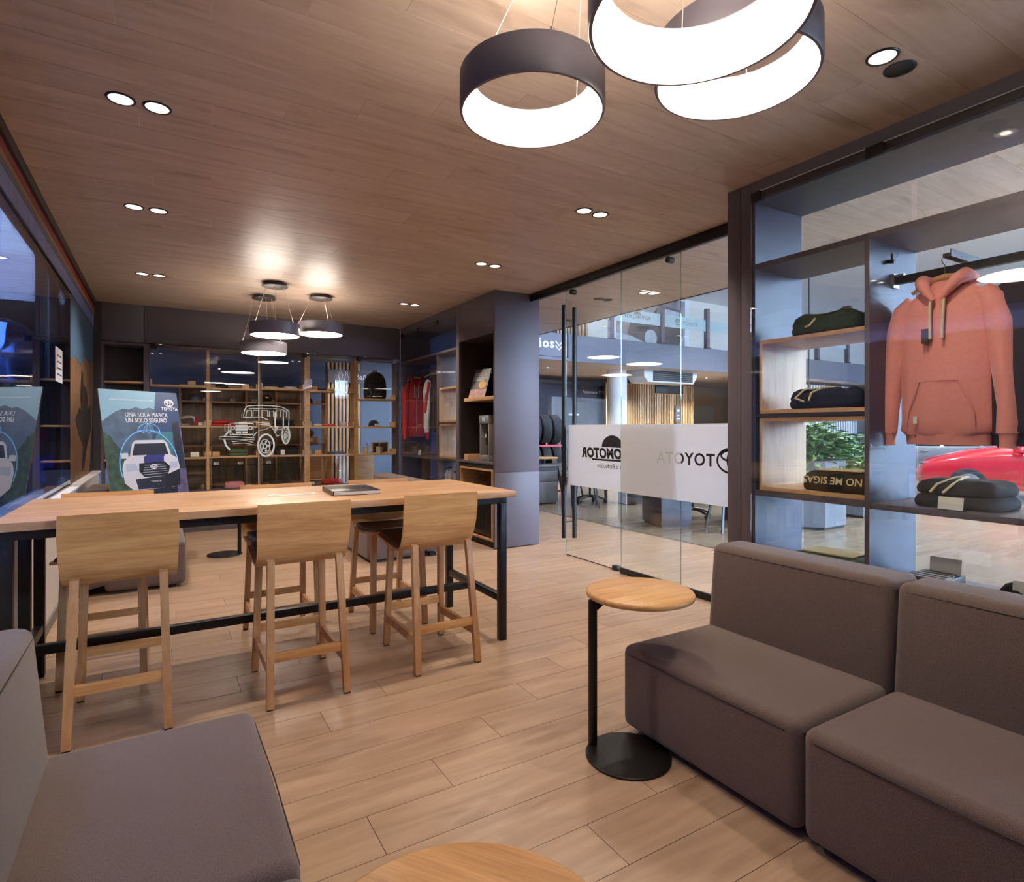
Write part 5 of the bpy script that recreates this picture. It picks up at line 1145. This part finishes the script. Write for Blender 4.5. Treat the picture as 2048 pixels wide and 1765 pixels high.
ctw = thing('computer_tower', 'white and black computer tower standing under the far desk', 'computer', (8.0, 8.85, 0), -.3); obj('case', MB().box(-.1, .1, -.2, .2, .01, .45, .006), 'dark_plastic', ctw); obj('side_panel', MB().box(-.112, -.1005, -.2, .2, .01, .45), 'white_trim', ctw); obj('feet', MB().box(-.09, .09, -.18, .18, 0, .01), 'rubber', ctw)
# tyre rack
mat('rack_red', (196, 30, 44), .4); mat('tyre', (28, 27, 28), .75, bump=.3, nscale=120)
tk = thing('tyre_rack', 'red steel tyre rack visible through the open doorway', 'rack', (7.36, 10.95, 0), -.15)
for x in (-.42, .02, .42):
    for y in (-.16, .16): obj('upright', MB().box(x - .02, x + .02, y - .02, y + .02, 0, 1.72), 'rack_red', tk)
for z in (.10, .45, 1.12, 1.68):
    for y in (-.16, .16): obj('rail', MB().box(-.40, .40, y - .018, y + .018, z - .02, z + .02), 'rack_red', tk)
def tyre(x, y, z, label, rz=-.15 + PI / 2):
    r = thing('tyre', label, 'tyre', (x, y, z), rz, group='new tyres on the red rack')
    pr = [(.20, -.10), (.28, -.115), (.325, -.10), (.34, -.06), (.34, .06), (.325, .10), (.28, .115), (.20, .10), (.205, 0)]
    rs = [[(q * math.cos(2 * PI * i / 36), t_, q * math.sin(2 * PI * i / 36) + .34) for i in range(36)] for q, t_ in pr]; obj('casing', MB().loft(rs, False, True), 'tyre', r, 40)
    return r
for k, (x, z, q) in enumerate(((-.26, 1.14, 'upper left'), (0, 1.14, 'upper middle'), (.26, 1.14, 'upper right'), (-.26, .47, 'lower left'), (0, .47, 'lower middle'), (.26, .47, 'lower right'))):
    c_, s_ = math.cos(-.15), math.sin(-.15); tyre(7.36 + x * c_, 10.95 + x * s_, z, '%s black tyre on the red tyre rack' % q)
ft = solo('paper_flyer', MB().box(6.93, 7.07, 10.80, 10.802, 1.03, 1.24).map(lambda x, y, z: (x + (z - 1.03) * .15, y, z)), 'paper', 'white paper flyer hanging on the red tyre rack', 'flyer')
obj('print', MB().box(-.04, .03, -.003, -.0015, .06, .14), 'ink', ft)

# ------------------------------------------------------------------ planters
mat('leaf', (62, 104, 50), .5, noise=.45, nscale=5); mat('leaf_pale', (150, 176, 110), .5)
def planter(name, pts, h, label, n, seed, hmax, spread):
    cx_ = sum(p[0] for p in pts) / len(pts); cy_ = sum(p[1] for p in pts) / len(pts)
    r = thing('planter', label, 'planter', (cx_, cy_, 0), world=True)
    obj('tub', MB().prism(pts, 2, .04, h), 'concrete', r); obj('plinth', MB().prism([(cx_ + (x - cx_) * .94, cy_ + (y - cy_) * .94) for x, y in pts], 2, 0, .04), 'dark_plastic', r)
    obj('soil', MB().prism([(cx_ + (x - cx_) * .9, cy_ + (y - cy_) * .9) for x, y in pts], 2, h, h + .01), 'floor_gap', r)
    rd = random.Random(seed); A, B = MB(), MB(); st_ = MB()
    for k in range(n):
        a = rd.uniform(0, 2 * PI); q = spread * math.sqrt(rd.random()); z = h + .08 + hmax * rd.random() * (1 - .5 * q / spread)
        if rd.random() < .3: q = spread * rd.uniform(.95, 1.12); z = h + rd.uniform(-.32, .2)
        p = Vector((cx_ + q * math.cos(a), cy_ + q * math.sin(a) * .8, z)); L = rd.uniform(.10, .2); wd = L * rd.uniform(.28, .4)
        d = Vector((math.cos(a) + rd.uniform(-.6, .6), math.sin(a) + rd.uniform(-.6, .6), rd.uniform(-.6, .5))).normalized(); s_ = d.cross(Vector((0, 0, 1))).normalized(); nn = s_.cross(d)
        (B if rd.random() < .18 else A).add([p, p + d * L * .35 + s_ * wd + nn * .01, p + d * L, p + d * L * .35 - s_ * wd + nn * .01, p + d * L * .5 - nn * .012], [(0, 1, 4), (1, 2, 4), (2, 3, 4), (3, 0, 4)])
        if k % 6 == 0: st_.tube((cx_ + .3 * q * math.cos(a), cy_ + .3 * q * math.sin(a), h), p, .006, n=5)
    o = obj('foliage', A, 'leaf', r, 0); o['kind'] = 'stuff'; o = obj('pale_foliage', B, 'leaf_pale', r, 0); o['kind'] = 'stuff'; obj('stems', st_, 'leaf', r)['kind'] = 'stuff'
planter('planter', [(8.10, 5.35), (8.37, 5.0), (8.95, 5.02), (9.3, 5.45), (9.0, 5.95), (8.35, 5.95)], 1.02, 'grey faceted planter with trailing green plants seen through the near cabinet', 900, 3, .62, .62)
planter('planter', [(10.05, 5.35), (10.55, 5.3), (10.8, 5.7), (10.5, 6.1), (10.1, 6.0)], .75, 'smaller grey planter right behind the faceted planter', 420, 5, .7, .5)
planter('planter', [(6.45, 1.5), (6.85, 1.45), (6.9, 1.85), (6.5, 1.9)], .62, 'small planter beyond the near cabinet at the right picture edge', 150, 9, .6, .32)
planter('planter', [(10.3, 10.3), (11.2, 10.15), (11.3, 10.6), (10.4, 10.75)], .95, 'long planter with plants above the frosted door band', 420, 11, .5, .6)

# ------------------------------------------------------------------ cars
def car(x, y, rz, m, label):
    r = thing('car', label, 'car', (x, y, 0), rz, group='cars parked in the showroom')
    S = [(2.35, .36, .60, .66, .68, .58), (2.2, .26, .74, .82, .86, .72), (1.5, .24, .90, 1.02, .92, .78), (.95, .24, .98, 1.12, .93, .78), (.15, .24, 1.0, 1.58, .93, .66), (-.6, .24, 1.0, 1.66, .93, .66), (-1.6, .24, 1.02, 1.6, .93, .66), (-2.1, .28, 1.0, 1.24, .9, .68), (-2.35, .4, .8, .92, .84, .7)]
    rs = [[(X_, -w1 * .88, zb), (X_, -w1, zb + .18), (X_, -w1, zm - .05), (X_, -w1 * .97, zm), (X_, -w2, zt - .05), (X_, -w2 * .7, zt), (X_, w2 * .7, zt), (X_, w2, zt - .05), (X_, w1 * .97, zm), (X_, w1, zm - .05), (X_, w1, zb + .18), (X_, w1 * .88, zb)] for X_, zb, zm, zt, w1, w2 in S]
    obj('body', MB().loft(rs), m, r, 40)
    def at(xx, f_, s_):
        for i in range(len(S) - 1):
            if S[i][0] >= xx >= S[i + 1][0]:
                t_ = (S[i][0] - xx) / (S[i][0] - S[i + 1][0]); q = [a + (b_ - a) * t_ for a, b_ in zip(S[i], S[i + 1])]; break
        z0, z1 = q[2] + .03, q[3] - .09; wz = q[4] * .97 + (q[5] - q[4] * .97) * f_
        return (xx, s_ * (wz + .012), z0 + (z1 - z0) * f_)
    for s_ in (-1, 1):
        for a, b_ in ((.62, -.32), (-.40, -1.2), (-1.28, -1.85)):
            pts = [at(a, 0, s_), at(b_, 0, s_), at(b_, 1, s_), at(max(b_ + .02, a - (.42 if a > .5 else .03)), 1, s_)]; obj('side_window', MB().add(pts + [(p[0], p[1] - s_ * .03, p[2]) for p in pts], [(0, 1, 2, 3), (4, 5, 6, 7), (0, 1, 5, 4), (1, 2, 6, 5), (2, 3, 7, 6), (3, 0, 4, 7)]), 'car_glass', r)
        obj('mirror', MB().box(.55, .72, s_ * .96, s_ * 1.12, 1.02, 1.16, .03), m, r); obj('headlamp', MB().box(2.0, 2.27, s_ * .55, s_ * .82, .68, .78, .02), 'chrome', r); obj('tail_lamp', MB().box(-2.34, -2.1, s_ * .62, s_ * .88, .82, .98, .02), 'tail_red', r)
        for xx in (1.42, -1.42):
            wl_ = obj('wheel', MB().lathe([(0, -.1), (.30, -.1), (.34, -.07), (.34, .07), (.30, .1), (0, .1)], (xx, s_ * .84, .34), 32, 1), 'tyre', r); obj('rim', MB().lathe([(0, s_ * .102), (.22, s_ * .102), (.22, s_ * .108), (0, s_ * .12)], (xx, s_ * .84, .34), 24, 1), 'chrome', wl_)
        for xx in (.05, -.8): obj('door_handle', MB().box(xx - .09, xx + .09, s_ * .925, s_ * .955, .86, .89, .006), 'chrome', r)
    obj('windscreen', MB().add([(.93, -.70, 1.14), (.93, .70, 1.14), (.22, .60, 1.56), (.22, -.60, 1.56), (.93, -.70, 1.11), (.93, .70, 1.11), (.22, .60, 1.53), (.22, -.60, 1.53)], [(0, 1, 2, 3), (4, 5, 6, 7), (0, 1, 5, 4), (1, 2, 6, 5), (2, 3, 7, 6), (3, 0, 4, 7)]).move(.02, 0, .02), 'car_glass', r)
    obj('grille', MB().box(2.28, 2.36, -.5, .5, .45, .60, .01), 'dark_plastic', r)
    return r
mat('car_glass', (20, 22, 28), .05); mat('tail_red', (150, 16, 20), .2); mat('car_red', (170, 20, 34), .25, coat=.8); mat('car_silver', (104, 108, 116), .35, .4, coat=.4); mat('car_slate', (70, 76, 86), .3, .4, coat=.6)
car(15.9, 4.6, math.radians(111), 'car_red', 'red car parked in the showroom behind the hanging sweatshirt')
car(19.4, 8.6, math.radians(118), 'car_silver', 'silver car parked behind the red one')
car(11.9, 8.2, math.radians(-8), 'car_slate', 'grey car behind the leafy planter')
se = thing('entrance_sign', 'grey sign reading SALA DE ENTREGAS above the far slat wall', 'sign', (17.2, 9.5, 2.4), world=True)
obj('plate', MB().box(17.0, 17.9, 10.9, 10.95, 2.35, 2.78), 'fascia_blue', se); tt = MB(); text(tt, 'SALA DE\nENTREGAS', .15, lambda x, y, q: (17.28 + x, 10.895, 2.61 + y), bold=.01); obj('lettering', tt, 'white_trim', se, 0); obj('rod', MB().tube((17.4, 10.92, 2.78), (17.4, 10.92, 6.7), .015, n=8), 'black_metal', se)
sl3 = thing('slat_wall', 'white and brown slat wall behind the grey car', 'wall panel', (18.5, 12.4, 0), world=True); slats(sl3, 15.9, 12.6, 1, 0, 46, .16, .085, 0, 3.1, 'white_trim', 'walnut_back')
for x, y, q in ((13.4, 7.9, 'above the grey car'), (16.2, 5.9, 'above the red car'), (10.5, 3.0, 'above the pale tiles'), (18.5, 2.0, 'nearest the street front')):
    r = thing('ceiling_spotlight', 'pair of spotlights on the high showroom ceiling ' + q, 'ceiling light', (x, y, 6.7), .4, group='spotlights on the high showroom ceiling')
    for s_ in (-1, 1):
        h = obj('head', MB().lathe([(0, -.25), (.1, -.25), (.1, -.05), (0, -.05)], (s_ * .16, 0, 0), 20), 'dark_plastic', r); obj('lens', MB().lathe([(0, -.256), (.085, -.256), (.085, -.25), (0, -.25)], (s_ * .16, 0, 0), 20), 'spot_glow', h); obj('neck', MB().tube((s_ * .16, 0, -.06), (s_ * .16, 0, 0), .02, n=8), 'dark_plastic', r)
    li = bpy.data.lights.new('spotlight_beam', 'SPOT'); li.energy = 800; li.color = (.95, .97, 1.0); li.spot_size = math.radians(120); li.spot_blend = .5; li.shadow_soft_size = .1
    lo = bpy.data.objects.new('spotlight_beam', li); C.objects.link(lo); lo.parent = r; lo.location = (0, 0, -.3)

dk = thing('display_stand', 'tall black display stand with blue post behind the red car', 'stand', (24.2, 8.2, 0), world=True)
rzd = math.atan2(-1.49, 2.35)
obj('panel', MB().box(0, 2.6, 0, .2, 0, 4.1).rotz(rzd).move(23.05, 8.95, 0), 'dark_plastic', dk); obj('post', MB().box(.85, 1.1, -.2, -.02, 0, 4.2).rotz(rzd).move(23.05, 8.95, 0), 'fascia_blue', dk)

# ================================================================== STREET OUTSIDE THE WINDOW
mat('street', (96, 98, 104), .8, noise=.1, nscale=2); mat('facade_pale', (72, 86, 116), .7, noise=.06, nscale=1.2); mat('roof_sheet', (176, 170, 176), .5); mat('street_blue', (20, 56, 170), .5); mat('sign_red', (140, 24, 30), .5)
gs_ = struct('floor', MB().box(-40, -1.09, -25, 70, -.2, -.05), 'street', label='grey street pavement outside the window'); gs_['category'] = 'ground'
fb_ = thing('street_building', 'pale blue street building with corrugated awning outside the window', 'building', (-6, 10, -.05), world=True)
obj('wall', MB().box(-7, -6, -15, 60, -.05, 13), 'facade_pale', fb_)
for k in range(6):
    wnd = obj('window', MB().box(-6.02, -5.96, -10 + 7 * k, -7 + 7 * k, .9, 2.5), 'p_dark', fb_); obj('window_frame', MB().box(-5.96, -5.93, -10.1 + 7 * k, -6.9 + 7 * k, 2.5, 2.62), 'white_trim', wnd)
mat('sky_blocker_grey', (104, 104, 110), .8, noise=.08, nscale=.6)
fo = thing('street_building', 'unseen low grey building added to dim the sky reflected in the rear glass', 'building', (10, -22, -.05), world=True)  # unseen block, added to keep bright low sky out of the rear glass
obj('wall', MB().box(-20, 45, -23, -22, -.05, 3.6), 'sky_blocker_grey', fo); obj('parapet', MB().box(-20, 45, -23.1, -21.9, 3.6, 3.8), 'white_trim', fo)
gf = struct('floor', MB().box(-1.08, 45, -21.9, -11.01, -.2, -.05), 'street', label='grey street pavement before the showroom front'); gf['category'] = 'ground'
aw = MB(); nn = 120
prof = [(-14 + 40 * k / nn, .04 * math.sin(k * 1.5)) for k in range(nn + 1)]
aw.loft([[(-6.0, y, 3.6 + z), (-4.6, y, 3.15 + z), (-4.6, y, 3.13 + z), (-6.0, y, 3.58 + z)] for y, z in prof]); obj('awning', aw, 'roof_sheet', fb_, 0)
pr_ = solo('window_pier', MB().box(-1.02, -.86, 7.02, 7.30, -.05, 3.2), 'graphite_deep', 'dark pier standing just outside the end of the street window', 'pier')
solo('blue_board', MB().box(-1.0, -.86, 6.90, 7.02, 1.14, 1.24).box(-1.0, -.93, 6.93, 7.02, 1.0, 1.14), 'street_blue', 'blue board fixed to the dark pier outside the window', 'board')
solo('red_notice', MB().box(-.985, -.9, 7.006, 7.02, 1.36, 1.5), 'sign_red', 'small red notice on the dark pier outside the window', 'sign')
cm = thing('convex_mirror', 'round blue tinted convex mirror with black rim outside the window', 'mirror', (-1.12, 6.2, 2.12), 0)
mat('mirror_blue', (110, 150, 230), .06, .95)
obj('dome', MB().lathe([(.26, 0), (.24, -.03), (.18, -.065), (.1, -.09), (0, -.10)], n=40, axis=1), 'mirror_blue', cm, 60); obj('rim', MB().lathe([(.255, -.01), (.275, -.012), (.28, .01), (.27, .03), (.0, .035), (0, .03), (.25, .02)], n=40, axis=1, cap=False), 'dark_plastic', cm)
obj('bracket', MB().path([(0, .03, 0), (0, .2, -.05), (0, .5, -.12), (.1, .82, -.12)], .02, 8), 'dark_plastic', cm)
solo('street_pole', MB().lathe([(0, -.05), (.09, -.05), (.07, 8), (0, 8)], (-3.4, 16, 0), 16), 'concrete', 'grey street pole outside the window', 'pole')
cbs = MB()
for k in range(4): cbs.path([(-3.4, 16, 6.2 - .3 * k), (-3.45, 8, 5.3 - .32 * k), (-3.5, 0, 5.1 - .3 * k), (-3.5, -8, 5.6 - .3 * k)], .012, 5)
solo('street_cables', cbs, 'cable', 'sagging black street cables outside the window', 'cable')
